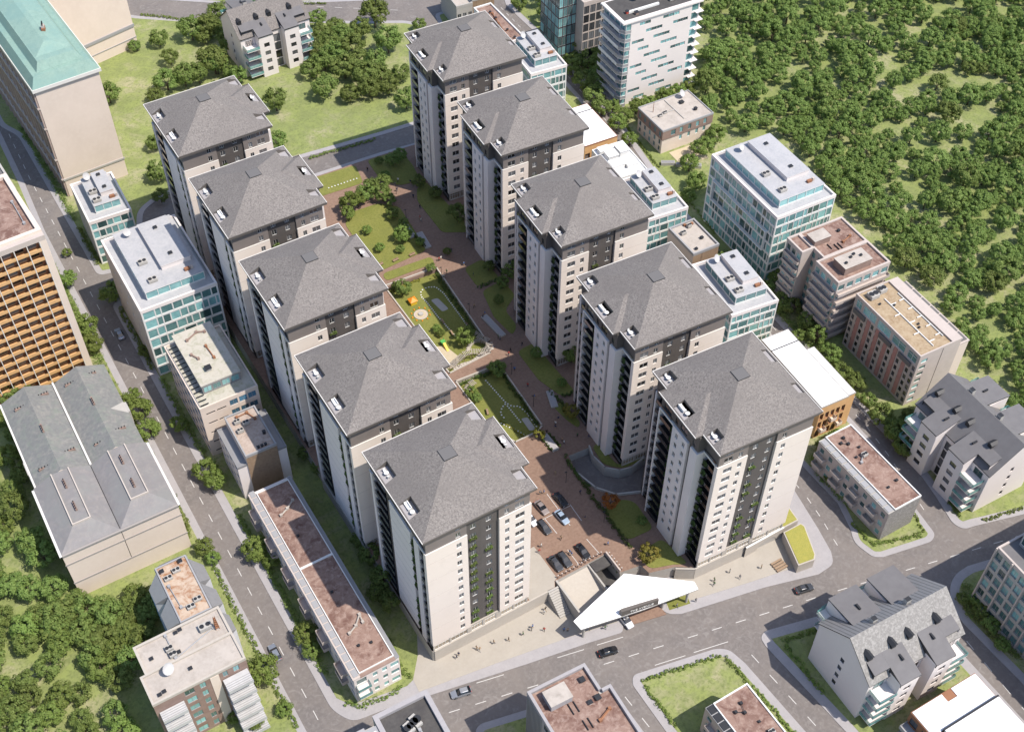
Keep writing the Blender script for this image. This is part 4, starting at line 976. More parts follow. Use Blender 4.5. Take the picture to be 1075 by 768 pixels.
for a, c in ((x0, xm), (xm, x1)):
    m_ = (a+c)/2; b.face([(a, ys, ze), (m_, ys, zg), (m_, ye, zg), (a, ye, ze)], 'slate'); b.face([(m_, ys, zg), (c, ys, ze), (c, ye, ze), (m_, ye, zg)], 'slate')
    b.face([(a, ye, ze), (m_, ye, zg), (c, ye, ze)], 'beige'); b.face([(a, ys, ze), (c, ys, ze), (m_, ys, zg)], 'beige')
b.face([(x0, ys, ze-.03), (x1, ys, ze-.03), (x1, ye, ze-.03), (x0, ye, ze-.03)], 'slate')
b.build('rear_roof', t)
b = MB(); b.box(xm-.22, xm+.22, ys+.1, ye+.1, ze-.1, ze+.5, 'lip'); b.box(.3, .7, ys, ye, ze-.25, ze+.12, 'lip'); b.build('valley_wall', t)
for x, y, z in ((4.2, 44, 17.7), (10.2, 45.5, 17.6), (16.6, 45.5, 17.6), (22, 46, 17.6), (3.8, 24, 17.5), (10.4, 26, 17.4), (16.8, 24.5, 17.5), (22.4, 26, 17.6)): stacks(x, y, z-.3, 4, 0)
for x, y in ((6.9, 34), (19.5, 36)): stacks(x, y, zg-.15, 3, 90)
b = MB(); b.face([(x1+.02, 31, 16.4), (x1+.02, 35, 16.4), (x1-3.4, 33, 18.0)], 'conc'); b.box(x1-.4, x1+.5, 31.4, 34.6, 12, 16.45, 'conc'); b.box(x0-.5, x0+.2, 25, 29, 12, 16.45, 'conc'); b.build('dormer', t)
# tower block of timber loggias
t = bld('loggia_block', 'tall block with a grid of orange timber loggias', -62.2, 120.9, 3)
cw = 3.05; n_c = 8; nl = 16; f0 = 1.2
block(t, 0, 0, 27.4, 24.6, 0, 46.2, 'beige', {}, plain={'F': 'anth'})
b = MB()
b.box(-.05, 27.45, -1.6, 0, 45.2, 46.6, 'stone'); b.box(25.9, 27.5, -1.6, 0, 0, 45.2, 'beige'); b.box(-.05, 1, -1.6, 0, 0, 45.2, 'beige')
b.build('frame', t)
b = MB()
for i in range(n_c+1): x = 25.9-cw*i; b.box(x-.09, x+.09, -1.62, 0, 0, 45.19, 'lip')
b.build('partition', t)
for i in range(n_c):
    x1 = 25.9-cw*i-.1; x0 = x1-cw+.2
    for k in range(nl):
        z = 45.0-2.74*(k+1)
        if z < 0: continue
        key = 'loggia%d' % (k % 1); 
        if key not in WIN:
            q = MB(); L = cw-.2
            q.box(-L/2, L/2, -1.55, -.02, 0, .16, 'orange'); q.box(-L/2, L/2, -1.58, -1.48, .165, 1.0, 'orange'); q.box(-L/2, L/2, -.1, -.02, .17, 2.5, 'rust'); q.box(-L/2+.3, L/2-.7, -.14, -.101, .5, 2.2, 'glass')
            WIN[key] = q.mesh('loggia')
        link('loggia', WIN[key], t, ((x0+x1)/2, 0, z))
flat_roof(t, 0, 0, 27.4, 24.6, 46.2, 'redroof', 1.0, 1.0, 'beige'); duct(t, [(25, 5), (25.2, 14)], 46.3, .12, 'gframe')
t = bld('teal_tower', 'teal glass tower behind the timber loggia block', -61.5, 147.5, 3)
block(t, 0, 0, 26.5, 34, 0, 40, 'gframe', {'R': [('teal2', cols(34, 10, 3.1), rows(.2, 11, 3.6, .25, 3.2))]}, .12); flat_roof(t, 0, 0, 26.5, 34, 40, 'greyroof', .6, .5, 'conc')
# copper-roofed block and its neighbour
t = bld('copper_roofed_block', 'tall beige block under a green copper roof', -18.6, 191.0, 3)
block(t, 0, 0, 18.4, 62, 0, 38, 'beige', {'L': [('dark', cols(62, 17, 1.5), rows(1.5, 10, 3.6, .9, 2.0))]}, .3, plain={'L': 'mauve'})
b = MB(); b.box(-.3, 18.7, -.25, -.0, 6.2, 6.8, 'conc'); b.box(-.7, 19.1, -.7, 62, 37.4, 38.4, 'lip'); b.build('cornice', t)
b = MB()
for k in range(18): b.box(-.5, -.0, .2+3.6*k, .9+3.6*k, 0, 37.4, 'mauve')
for z in (6.4, 13.6, 24.6, 31.5): b.box(-.75, 0, .0, 62, z, z+.45, 'stone')
b.build('pilasters', t)
b = MB()
def tier(x0, x1, y0, y1, z0, i, z1):
    A_, B_, C_, D_ = (x0, y0, z0), (x1, y0, z0), (x1, y1, z0), (x0, y1, z0); a, c, e, g = (x0+i, y0+i, z1), (x1-i, y0+i, z1), (x1-i, y1, z1), (x0+i, y1, z1)
    for q in ((A_, B_, c, a), (B_, C_, e, c), (D_, A_, a, g), (a, c, e, g)): b.face(q, 'copper')
tier(-.5, 18.9, -.5, 62, 38.4, 1.6, 41.2); tier(2.6, 15.8, 2.6, 62, 41.22, 1.3, 43.6); tier(4.2, 14.2, 6, 62, 43.62, 4.2, 45)
b.build('roof', t)
for y in (16, 42): 
    b = MB(); b.box(-1, 1, -.5, .5, 0, 1.5, 'rust'); b.box(-.6, .6, -.4, .4, 1.5, 2.2, 'stone')
    for i in range(3): b.tube((-.5+.5*i, 0, 2.2), (-.5+.5*i, 0, 3.1), .16, 'anth', 6)
    b.build('chimney', t, (10.5, y, 44.2), R(70))
t = bld('plain_block', 'plain beige block with a grey string course at the top edge', 6.5, 252.0, 13)
block(t, -8, 0, 28, 40, 0, 44, 'beige', {}); b = MB(); b.box(-8.2, 20.2, -.3, 0, 7.6, 8.6, 'gframe'); b.box(-8.2, 20.2, -.2, 0, 3.6, 3.75, 'gframe'); b.build('string_course', t); flat_roof(t, -8, 0, 28, 40, 44, 'beigeroof')
# --- lower left: faceted bays and the beige roof
t = bld('bay_block', 'rust-roofed block with faceted grey bays', -43.6, 25.2, 0)
HB = 19
block(t, 0, 0, 7.1, 15.2, 0, HB, 'bay'); flat_roof(t, .2, .2, 6.7, 14.9, HB, 'rustroof', .35, .25, 'gframe')
for x, y in ((1.8, 11.4), (3.9, 12.4), (3.4, 2.6), (5.2, 3.6)): ac_unit(t, x, y, HB+.06, 1.7, 1.1, .7)
duct(t, [(1.2, 9.5), (1.6, 3.5), (3, 3)], HB, .1, 'gframe'); vent(t, 1.2, 13.5, HB, 'stone', .7, .7); vent(t, 5.4, 14, HB, 'stone', .7, .7)
def bay(x, y, sx, wd, pr):
    b = MB(); e = x+sx*pr
    base = [(x, y), (x, y+wd), (e, y+wd*.78), (e, y+wd*.22)]
    if sx < 0: base = base[::-1]
    b.prism(base, 0, HB-2.6, 'whitebay'); 
    P = [(x, y, HB+.1), (x, y+wd, HB+.1), (e, y+wd*.8, HB-2.4), (e, y+wd*.2, HB-2.4)]
    b.face(P if sx > 0 else P[::-1], 'bay')
    b.face([(x, y, HB+.1), (e, y+wd*.2, HB-2.4), (x, y, HB-2.7)], 'bay'); b.face([(x, y+wd, HB+.1), (x, y+wd, HB-2.7), (e, y+wd*.8, HB-2.4)], 'bay')
    for k in range(5): b.box(min(e, e+sx*.05), max(e, e+sx*.05), y+wd*.28, y+wd*.72, 1.2+3.1*k, 3.0+3.1*k, 'blueglass')
    return b.build('bay', t)
for y in (.4, 7.4): bay(0, y, -1, 6.6, 2.6); bay(7.1, y, 1, 6.6, 2.4)
bay(7.1, -6.6, 1, 6.4, 2.4)
b = MB(); b.prism([(0, 15.2), (7.1, 15.2), (5.6, 17.2), (1.5, 17.2)], 0, HB-2.4, 'whitebay'); b.face([(0, 15.2, HB+.1), (7.1, 15.2, HB+.1), (5.6, 17.3, HB-2.3), (1.5, 17.3, HB-2.3)][::-1], 'bay'); b.build('bay', t)
t = bld('beige_roofed_block', 'beige flat-roofed block with a satellite dish and white terraces', -54.6, 11.0, .6)
block(t, 0, 0, 19.3, 6.5, 0, 19, 'beige', {'F': [('tgrey', [(6.2, 8.2), (9.4, 10.6), (12.0, 13.0), (14.2, 15.2), (16.4, 17.6)], rows(.4, 6, 3.1, .6, 1.9))]}, plain={'F': 'brown'})
block(t, 1.1, 6.5, 18.2, 7.2, 0, 19, 'beige', {}, name='rear_wall')
flat_roof(t, 0, 0, 19.3, 6.9, 19, 'beigeroof', .45, .4, 'lightconc'); flat_roof(t, 1.1, 6.6, 18.2, 7.2, 19.02, 'beigeroof', .5, .45, 'lightconc', 'rear_roof')
b = MB(); b.box(11.6, 13.4, -.12, -.01, 0, 18.6, 'beige'); b.build('pilaster', t)
for k in range(6):
    for x0, x1, dp in ((.6, 5.6, 2.8), (13.8, 19.0, 3.6)):
        b = MB(); z = .6+3.0*k; b.box(x0, x1, -dp-(5-k)*.55, -.15, z, z+.3, 'pergola'); 
        for i in range(5): b.box(x0, x1, -dp-(5-k)*.55+.12+i*.5, -dp-(5-k)*.55+.2+i*.5, z+.31, z+.4, 'gframe')
        b.box(x0, x1, -dp-(5-k)*.55, -dp-(5-k)*.55+.08, z+.3, z+1.1, 'pergola'); b.build('terrace', t)
satellite(t, 5.2, 5.2, 19.05, 1.5); ac_unit(t, 15.2, 10.6, 19.1, 2.6, 1.5, 1.1); ac_unit(t, 7.2, 9.8, 19.1, 1.5, 1.2, .9); ac_unit(t, 7.4, 8.2, 19.1, 1.5, 1.2, .9)
duct(t, [(7.6, 13), (7.6, 7.2), (16.5, 9.8)], 19.0, .14, 'gframe')
b = MB()
for sx in (-.4, .4):
    for sy in (-.4, .4): b.tube((sx, sy, 0), (sx*.4, sy*.4, 4.2), .06, 'rust', 5)
for k in range(5): b.box(-.4+.05*k, .4-.05*k, -.4+.05*k, .4-.05*k, .5+.8*k, .58+.8*k, 'rust')
b.build('mast', t, (17.2, 9.4, 19.05))
for x, y in ((2, 1.4), (3, 1.6), (9.6, 12.6), (10.6, 12.8), (3.4, 9.6), (9.2, 3.6), (8.6, 8.2)): vent(t, x, y, 19.1, 'conc', .6, .35)
# --- bottom edge
t = bld('dark_roofed_block', 'dark-roofed block with wide pale parapets at the bottom edge', -9.3, -16.8, -2)
block(t, -11.2, -26, 11.2, 26, 0, 26, 'conc'); block(t, -22, -28, 10.6, 26.6, 0, 26, 'conc', name='side_wall')
flat_roof(t, -11.2, -26, 11.2, 26, 26, 'darkroof_garage_shade', .9, .9, 'pave'); flat_roof(t, -22, -28, 8.4, 26.6, 26.02, 'darkroof_garage_shade', .9, .8, 'pave', 'side_roof')
b = MB(); b.box(-13.5, -11.3, -25, -1.8, 26, 26.5, 'gframe')
for k in range(6): b.box(-13.2, -11.8, -3.4-1.2*k, -2.8-1.2*k, 26.5, 26.7, 'wframe')
b.build('roof_lights', t); ac_unit(t, -4.6, -4.6, 26.1, 1.4, 2.6, .9, R(15)); ac_unit(t, -6.2, -5.2, 26.1, 1.4, 2.2, .9, R(15)); duct(t, [(-4.6, -6.4), (-3.4, -12)], 26.06, .2, 'gframe')
ac_unit(t, -17.4, -4.2, 26.1, 2.4, 1.4, .9)
t = bld('red_roofed_block', 'pinkish flat-roofed block with a rooftop machine house by the road', 7.8, -25.3, -2.6)
S2 = {'L': [('dark', cols(36, 22, .85), rows(.6, 7, 3.0, .5, 2.0)[4:]), ]}
block(t, 0, -6.2, 12.7, 6.2, 0, 22, 'conc'); block(t, 0, -36, 14.8, 29.8, 0, 22, 'conc', {'L': [('slab', cols(29.8, 9, 2.6), rows(.4, 7, 3.05, .5, 2.1))]}, name='rear_wall')
b = MB(); b.box(.5, 12.2, -36, -.5, 21.8, 22.1, 'redroof'); b.box(12.2, 14.3, -36, -6.7, 21.8, 22.1, 'redroof'); b.build('roof', t)
b = MB()
for q in ((-.1, 12.8, -.55, .1), (-.1, .5, -36, -.55), (12.2, 12.8, -6.1, -.55), (12.8, 14.9, -6.7, -6.1), (14.3, 14.9, -36, -6.7)): b.box(*q, 21.7, 22.9, 'pave')
b.build('parapet', t)
for k in range(12): 
    b = MB(); b.box(-.22, -.02, -5.6+.48*k, -5.46+.48*k, 0, 21.7, 'gframe'); b.build('fin', t)
rooftop_hut(t, 2.2, -5.4, 4.6, 3.4, 22.1, 1.8, 'pave', 'beigeroof'); vent(t, 10.6, -2.6, 22.1, 'anth', .9, .5); vent(t, 11.4, -7.2, 22.1, 'anth', .9, .5); vent(t, 9.6, -7.4, 22.1, 'beige', .7, .5)
duct(t, [(9.4, -11.4), (12.2, -10.2)], 22.1, .28, 'rust'); pipes(t, 5.6, -8, 22.1, 2, 1.2, 2.4); pipes(t, 6.4, -12, 22.1, 2, 1.1, 2.2)
t = bld('red_roofed_house', 'low red-roofed block at the edge of the corner lawn', 40.2, -41.2, 0)
block(t, 0, -30, 10.6, 30, 0, 10, 'stone', {'L': [('teal', cols(30, 9, 1.5), rows(.3, 3, 3.05, .7, 1.6))]}); b = MB(); b.box(2.0, 10.2, -30, -.4, 9.9, 10.2, 'redroof'); b.build('roof', t)
b = MB(); b.box(1.8, 10.5, -.4, -.1, 10, 10.5, 'wframe'); b.box(1.75, 2, -30, -.4, 10, 10.5, 'wframe'); b.box(10.2, 10.5, -30, -.4, 10, 10.5, 'wframe'); b.build('parapet', t)
b = MB(); b.box(0, 1.7, -30, 0, 9.9, 10.1, 'gframe')
for k in range(14): b.box(.15, 1.6, -1.9-2.0*k, -.2-2.0*k, 10.11, 10.3, 'anth')
b.build('roof_edge', t)
for k in range(3):
    for z in (3.3, 6.4): balcony(t, 'L', (0, -30, 10.6, 30), 2+9*k, 5.4+9*k, z, 1.4, 'stone', 'conc', .9)
duct(t, [(4.5, -4), (6, -5), (6.6, -3)], 10.2, .06, 'anth'); ac_unit(t, 8, -11, 10.2, 1.3, 1, .8); vent(t, 7.3, -8, 10.2, 'anth', .4, .3); vent(t, 4, -10.4, 10.2, 'anth', .4, .3); duct(t, [(5, -12), (7.6, -10.6)], 10.2, .1, 'anth')
# --- gabled apartment houses (three of the same design)
def gable_house(label, loc, rz, m_front, m_back, wm, group='gabled apartment houses with teal balconies'):
    t = bld('gabled_house', label, loc[0], loc[1], rz, 'apartment house', group); W_, D_, ze, zr = 24.5, 15.8, 14.4, 20.8
    mb = MB(); gw = [(6.2, 7.1), (8.6, 9.5)]
    rws = [(2.0, 3.5), (5.0, 6.5), (8.0, 9.5), (11.0, 12.5)]
    block(t, 0, 0, W_, D_, 0, ze, wm, {'L': [('anth', [(7.4, 8.5)], rws)], 'R': [('anth', [(7.4, 8.5)], rws)], 'F': [('loft', [(11.0, 13.6)], [(.4, 3.2), (3.5, 6.3), (6.6, 9.4), (9.7, 12.5)])]}, .25)
    b = MB(); b.face([(0, 0, ze), (0, D_, ze), (0, D_/2, zr)][::-1], wm); b.build('gable_wall', t); b = MB(); b.face([(W_, 0, ze), (W_, D_, ze), (W_, D_/2, zr)], wm); b.build('gable_wall', t)
    b = MB(); o = .35; zf = ze-.0
    for s, m_ in ((-1, m_front), (1, m_back)):
        y0 = -o if s < 0 else D_+o; z0 = ze-.28
        P = [(-o, y0, z0+.3), (W_+o, y0, z0+.3), (W_+o, D_/2, zr+.3), (-o, D_/2, zr+.3)]
        Q = [(x, y, z-.28) for x, y, z in P]
        b.face(P, m_); b.face(Q[::-1], 'anth')
        for i in range(4): b.face([P[i], Q[i], Q[(i+1) % 4], P[(i+1) % 4]], 'anth')
    b.build('roof', t)
    # front wings with shed roofs, balconies at their outer corners
    for x0, x1, bx0, bx1 in ((1.0, 10.2, .6, 5.0), (14.2, 23.4, 19.4, 23.8)):
        wx0, wx1 = (bx1, x1) if x0 < 5 else (x0, bx0)
        q = block(t, wx0, -3.2, wx1-wx0, 3.15, 0, 15.2, wm, {'F': [('anth', cols(wx1-wx0, 1, 1.9), rws)]}, .25, 'wing_wall')
        b = MB(); ys = 5.2; zA = 15.3
        def slab(xa, xb, ya): 
            zs = 15.3+(ys+3.4)*.33; zy = lambda y: 15.3+(y+3.4)*.33
            P = [(xa, ya, zy(ya)), (xb, ya, zy(ya)), (xb, ys, zs), (xa, ys, zs)]; Q = [(x, y, z-.3) for x, y, z in P]
            b.face(P, 'greyroof'); b.face(Q[::-1], 'anth')
            for i in range(4): b.face([P[i], Q[i], Q[(i+1) % 4], P[(i+1) % 4]], 'anth')
            for xx in (xa+.02, xb-.02): b.face([(xx, ya, zy(ya)-.3), (xx, ys, zs-.3), (xx, ys, 14.2), (xx, ya, 14.2)], 'anth' if xx < xb-1 else wm)
        if x0 < 5: slab(wx0, wx1, -3.4); slab(x0, wx0-.01, .4)
        else: slab(wx0, wx1, -3.4); slab(wx1+.01, x1, .4)
        b.build('wing_roof', t)
        for k in range(4):
            z = 1.6+3.1*k; p = MB(); p.box(bx0, bx1, -3.4, -.02, z, z+.22, 'pale'); bo = p.build('balcony', t)
            p = MB(); p.box(bx0, bx1, -3.4, -3.34, z+.23, z+1.25, 'tealrail'); 
            ex = bx0 if x0 < 5 else bx1-.06; p.box(ex, ex+.06, -3.33, -.05, z+.23, z+1.25, 'tealrail'); p.build('railing', bo)
            link('window', winmesh(2.6, 2.1, 'tgrey'), t, ((bx0+bx1)/2, -.03, z+1.35))
    # rear dormer wings and roof pieces
    for x0, x1 in ((3.2, 10.6), (13.4, 20.6)):
        b = MB(); zy = lambda y: 19.0-(y-9.8)*.12
        P = [(x0, 9.6, zy(9.6)), (x1, 9.6, zy(9.6)), (x1, 18.4, zy(18.4)), (x0, 18.4, zy(18.4))]; Q = [(x, y, z-.3) for x, y, z in P]
        b.face(P, 'greyroof')
        for i in range(4): b.face([P[i], Q[i], Q[(i+1) % 4], P[(i+1) % 4]], 'anth')
        b.box(x0+.1, x1-.1, 11.2, 18.2, 0, 17.6, wm)
        b.build('rear_wing', t)
        p = MB(); p.box(x0-2.2, x0-.0, 15.82, 18.3, 14.0, 14.2, 'pale'); bo = p.build('balcony', t); p = MB(); p.box(x0-2.2, x0-.0, 18.24, 18.3, 14.21, 15.2, 'tealrail'); p.box(x0-2.2, x0-2.14, 15.9, 18.2, 14.21, 15.2, 'tealrail'); p.build('railing', bo)
        for k in range(3): 
            p = MB(); p.box(x0+1, x1-1, 18.2, 20.0, 3.6+3.4*k, 3.8+3.4*k, 'pale'); bo = p.build('balcony', t); p = MB(); p.box(x0+1, x1-1, 19.94, 20, 3.81+3.4*k, 4.9+3.4*k, 'tealrail'); p.build('railing', bo)
    for x, y, z in ((6.6, 9.0, 20.0), (15.6, 9.2, 20.0)):
        b = MB(); b.box(-.6, .6, -.5, .5, -.6, 1.5, 'conc', 'anth'); b.build('chimney', t, (x, y, z))
    for x in (1.9, 7.9, 12.3, 19.6): 
        b = MB(); b.prism([(-.6, -1.0), (.6, -1.0), (.6, 1.2), (-.6, 1.2)], -1.0, .75, 'anth'); b.face([(-.75, -1.2, .72), (0, -1.2, 1.15), (0, 2.0, 1.15), (-.75, 1.4, .72)], 'anth'); b.face([(0, -1.2, 1.15), (.75, -1.2, .72), (.75, 1.4, .72), (0, 2.0, 1.15)], 'anth'); b.face([(-.6, -1.0, .75), (.6, -1.0, .75), (0, -1.05, 1.1)], 'anth'); b.build('dormer', t, (x, 4.2, 17.9))
    for x, y, z in ((8.2, 1.0, 16.9), (16.8, 1.6, 17.1), (7.0, 13.6, 18.7)): 
        b = MB(); b.box(-.2, .2, -.7, .7, -.1, .35, 'anth'); b.build('roof_vent', t, (x, y, z))
    if m_back == 'bay':
        b = MB()
        for k in range(26):
            x = .3+.95*k; zs = lambda y: 20.85-(y-7.9)*(6.4/7.9)+.3
            b.face([(x, 8.0, zs(8)+.02), (x+.07, 8.0, zs(8)+.02), (x+.07, 16, zs(16)+.02), (x, 16, zs(16)+.02)], 'anth')
        b.build('standing_seams', t)
    return t
gable_house('gabled house with pale patched shingles and teal balconies on the bottom corner plot', (69.6, -55.7), -2.5, 'paleshingle', 'bay', 'pale')
gable_house('gabled house with plain dark grey roof beside the right street', (129.6, -6.0), -92, 'greyroof', 'greyroof', 'pale')
gable_house('gabled white house with grey shingles among the far trees', (50.4, 220.3), 1, 'shingle', 'shingle', 'pale')
# --- right-hand side
t = bld('red_roofed_row', 'low red-roofed block on the wedge-shaped plot between two roads', 104.4, -25.0, -.8)
block(t, 0, 0, 9.6, 24.4, 0, 10.5, 'stone', {'L': [('teal', cols(24.4, 8, 1.4), rows(.4, 3, 3.2, .6, 1.7))]}, plain={'F': 'paleshingle'})
b = MB(); b.box(1.9, 9.3, .3, 24.1, 10.3, 10.7, 'redroof'); b.build('roof', t)
b = MB(); b.box(1.7, 9.6, 0, .28, 10.4, 11, 'wframe'); b.box(1.7, 9.6, 24.12, 24.4, 10.4, 11, 'wframe'); b.box(1.65, 1.88, .28, 24.12, 10.4, 11, 'wframe'); b.box(9.32, 9.6, .28, 24.12, 10.4, 11, 'wframe'); b.build('parapet', t)
b = MB(); b.box(-.2, 1.6, 0, 24.4, 10.3, 10.55, 'conc')
for k in range(12): b.box(.0, 1.45, .3+2*k, 2.0+2*k, 10.56, 10.72, 'gframe')
b.build('roof_edge', t)
for k in range(4):
    for z in (3.4, 6.6): balcony(t, 'L', (0, 0, 9.6, 24.4), .6+6*k, 3.6+6*k, z, 1.5, 'stone', 'conc', .9)
ac_unit(t, 6.0, 15.5, 10.8, 1.4, 1.1, .9); duct(t, [(4, 14.2), (6, 16)], 10.7, .15, 'gframe'); vent(t, 4.0, 16, 10.7, 'anth', .4, .4); vent(t, 6.6, 18, 10.7, 'anth', .4, .4); vent(t, 4.6, 5.6, 10.7, 'anth', .4, .4); vent(t, 7.6, 6.2, 10.7, 'anth', .5, .4); duct(t, [(3.6, 21), (5, 20), (5.2, 22)], 10.7, .06, 'anth')
def white_timber(label, x, y, w_, d, h, rz, wing=None, roofm='white'):
    t = bld('timber_block', label, x, y, rz, 'building', 'orange timber blocks with white roofs')
    block(t, 0, 0, w_, d, 0, h, 'orange', {'F': [('orange', cols(w_, 5, w_/5-.5), rows(.2, max(2, int(h/3.1)), 3.1, .4, 2.3))]}, .5, rev='rust')
    flat_roof(t, 0, 0, w_, d, h, roofm, .1, .12, 'rust' if not wing else 'conc')
    if wing:
        block(t, *wing, 0, h, 'orange', {}, name='wing_wall'); flat_roof(t, *wing, h+.02, roofm, .1, .12, 'conc', 'wing_roof')
    b = MB(); b.box(0, w_, d*.82, d*.82+.25, h+.06, h+.2, 'anth'); b.build('roof_joint', t)
    for k in range(3): balcony(t, 'F', (0, 0, w_, d), w_*(.1+.3*k), w_*(.1+.3*k)+1.6, 3.2+3*(k % 2), 1.2, 'beige', 'beige', .9)
    return t
white_timber('orange timber block with stepped white roof by the front right tower', 110.9, 6.2, 8.2, 25.2, 12, -4, (8.22, .2, 2.2, 17))
white_timber('orange timber block with white roof between two glazed offices', 119.6, 123.0, 11.4, 18.4, 9, -3.5)
glass_office('white office with teal panes behind the second right tower', 109.2, 39.8, 14.0, 20.6, 14.5, -7, 5, 6, 9)
glass_office('white office with teal panes behind the middle right tower', 112.4, 80.8, 12.6, 18.2, 14.5, -6, 5, 6, 8)
glass_office('white office with teal panes behind the rearmost right tower', 120.2, 155, 12.6, 19.2, 14.8, -6, 5, 6, 8)
t = bld('narrow_block', 'small beige-roofed block between two white offices', 115.9, 64.6, -2); block(t, 0, 0, 8.4, 12, 0, 13, 'beige', plain={'F': 'wood'}); flat_roof(t, 0, 0, 8.4, 12, 13, 'beigeroof', .6, .4, 'gframe')
ac_unit(t, 2.4, 8.4, 13.1, 1.5, 1.1, .9); ac_unit(t, 5.4, 10, 13.1, 1.2, 1, 1); vent(t, 5.8, 4.5, 13.1, 'anth', .7, .5); vent(t, 2, 1.6, 13.1, 'anth', .6, .4); duct(t, [(4.6, 11), (6.8, 10.6)], 13.1, .2, 'rust')
t = bld('stepped_block', 'low white block with stepped roof terraces behind the second-last right tower', 118.2, 104.2, -5); block(t, 0, 0, 10.4, 15, 0, 10, 'pale', {'F': [('teal', cols(10.4, 4, 1.3), rows(.3, 3, 3.2, .6, 1.8))]}); flat_roof(t, 0, 0, 10.4, 15, 10, 'white', .5, .25, 'wframe')
for x, y, w_, d, h in ((1, 4, 4, 3, 1.4), (5.4, 3, 3.6, 4, 1.1), (2, 8.2, 3.2, 3, 1.6), (6, 8.6, 3, 4, 1.9), (1.2, 12, 3.4, 2.2, 1.2)): rooftop_hut(t, x, y, w_, d, 10.1, h, 'wframe', 'white')
t = bld('terrace_roofed_block', 'narrow low block with a brown roof terrace behind the rearmost tower', 126.3, 177, -2); block(t, 0, 0, 6.6, 26, 0, 10.5, 'pale'); flat_roof(t, 0, 0, 6.6, 26, 10.5, 'redroof', .6, .4, 'wframe'); duct(t, [(2, 5), (3, 14), (4, 20)], 10.6, .15, 'rust')
for q in (4, 9, 17, 21): vent(t, 3.6, q, 10.6, 'rust', .6, .6)
t = bld('brown_fronted_block', 'small brown-fronted block at the top edge by the road bend', 123.6, 208.5, -6); block(t, 0, 0, 6.0, 14, 0, 9, 'conc', {'F': [('dark', cols(6, 3, 1.3), rows(.3, 2, 3.4, .6, 2.1))]}); block(t, 6, .5, 8.4, 14, 0, 10, 'wood', plain={'F': 'wood'}, name='side_wall'); flat_roof(t, 0, 0, 6, 14, 9, 'beigeroof'); flat_roof(t, 6.05, .5, 8.3, 14, 10, 'beigeroof', name='side_roof')
# pink brick block
t = bld('brick_block', 'pink brick block with an ochre flat roof', 137.6, 2.6, -3)
block(t, 0, 0, 13.2, 24.6, 0, 18.2, 'stone', {'F': [('teal', [(.9, 2.9)], rows(.8, 7, 2.4, .3, 1.3))], 'L': [('teal2', [(.8, 2.8), (3.6, 8.4), (9.2, 14), (14.8, 19.6), (20.6, 23.8)], [(15.0, 17.6)]), ('anth', cols(24.6, 14, .95), rows(.6, 6, 2.35, .4, 1.5))]})
flat_roof(t, 0, 0, 10.6, 24.6, 18.2, 'ochreroof', .55, .3, 'stone')
block(t, 13.2, .4, 3.6, 23.8, 0, 15.6, 'beige', name='rear_wall'); b = MB(); b.box(10.6, 13.4, 0, 24.6, 18.2, 18.7, 'stone'); b.box(13.2, 16.9, .3, 24.3, 15.6, 15.9, 'stone')
for k in range(7): b.box(13.6, 16.4, .8+3.4*k, 3.8+3.4*k, 15.92, 16.1, 'seal')
b.build('solar_edge', t)
b = MB()
for k in range(6): u = 24.6-(3.0+3.5*k); b.box(-.12, -.005, u-.6, u+.6, 1, 14.6, 'pinkbrick')
for u in (3, 13, 20.5): b.box(-.5, -.13, 24.6-u-2.2, 24.6-u+2.2, 13.2, 14.6, 'seal')
b.build('brick_pier', t); b = MB(); b.box(7.4, 7.5, -.05, 0, 0, 18.1, 'anth'); b.build('downpipe', t)
b = MB(); b.box(5.2, 5.4, 1.5, 20, 18.25, 18.6, 'wframe'); b.box(9.6, 9.8, 3, 20, 18.25, 18.6, 'wframe')
for k in range(5): b.box(3.6 if k % 2 else 5.4, 5.2 if k % 2 else 7.0, 3+3.6*k, 3.2+3.6*k, 18.25, 18.6, 'wframe'); b.box(8.2, 9.6, 4+3.4*k, 4.2+3.4*k, 18.25, 18.6, 'wframe')
b.build('gravel_dividers', t); ac_unit(t, 3.2, 22, 18.3, 2.6, 2.2, 1.3); ac_unit(t, 6.4, 22.6, 18.3, 2.2, 2.0, 1.3)
for q in ((6, 17), (6.4, 8), (7, 9), (3, 19)): vent(t, *q, 18.3, 'anth', .4, .3)
# stepped balcony block
t = bld('balcony_block', 'brown-roofed block ringed with pale balconies', 134.9, 30.4, -3)
RW = rows(.3, 7, 2.95, .5, 1.9)
block(t, 0, 0, 16.8, 9.2, 0, 21.2, 'stone', {'F': [('teal', cols(16.8, 6, 2.0), RW)], 'L': [('teal', cols(9.2, 4, 1.7), RW)]})
block(t, 2.6, 9.2, 14.2, 10.8, 0, 21.2, 'stone', {'L': [('teal', cols(10.8, 4, 1.5), RW)]}, name='rear_wall'); block(t, -1.2, 13.5, 3.8, 6.4, 0, 21.2, 'stone', {'L': [('teal', cols(6.4, 3, 1.5), RW)]}, name='side_wall')
flat_roof(t, 0, 0, 16.8, 9.2, 21.2, 'redroof', .6, .5, 'stone'); flat_roof(t, 2.6, 9.25, 14.2, 10.8, 21.22, 'redroof', .5, .5, 'stone', 'rear_roof'); flat_roof(t, -1.2, 13.5, 3.75, 6.5, 21.2, 'redroof', .6, .5, 'stone', 'side_roof')
for k in range(7):
    z = 2.7+2.95*k
    if k < 6:
        balcony(t, 'F', (0, 0, 16.8, 9.2), 0, 16.8, z, 1.1, 'stone', 'stone', .75); balcony(t, 'L', (0, 0, 16.8, 9.2), .2, 8.8, z, 1.0, 'stone', 'stone', .75); balcony(t, 'L', (-1.2, 13.5, 3.8, 6.4), .2, 6.2, z, .8, 'stone', 'stone', .75)
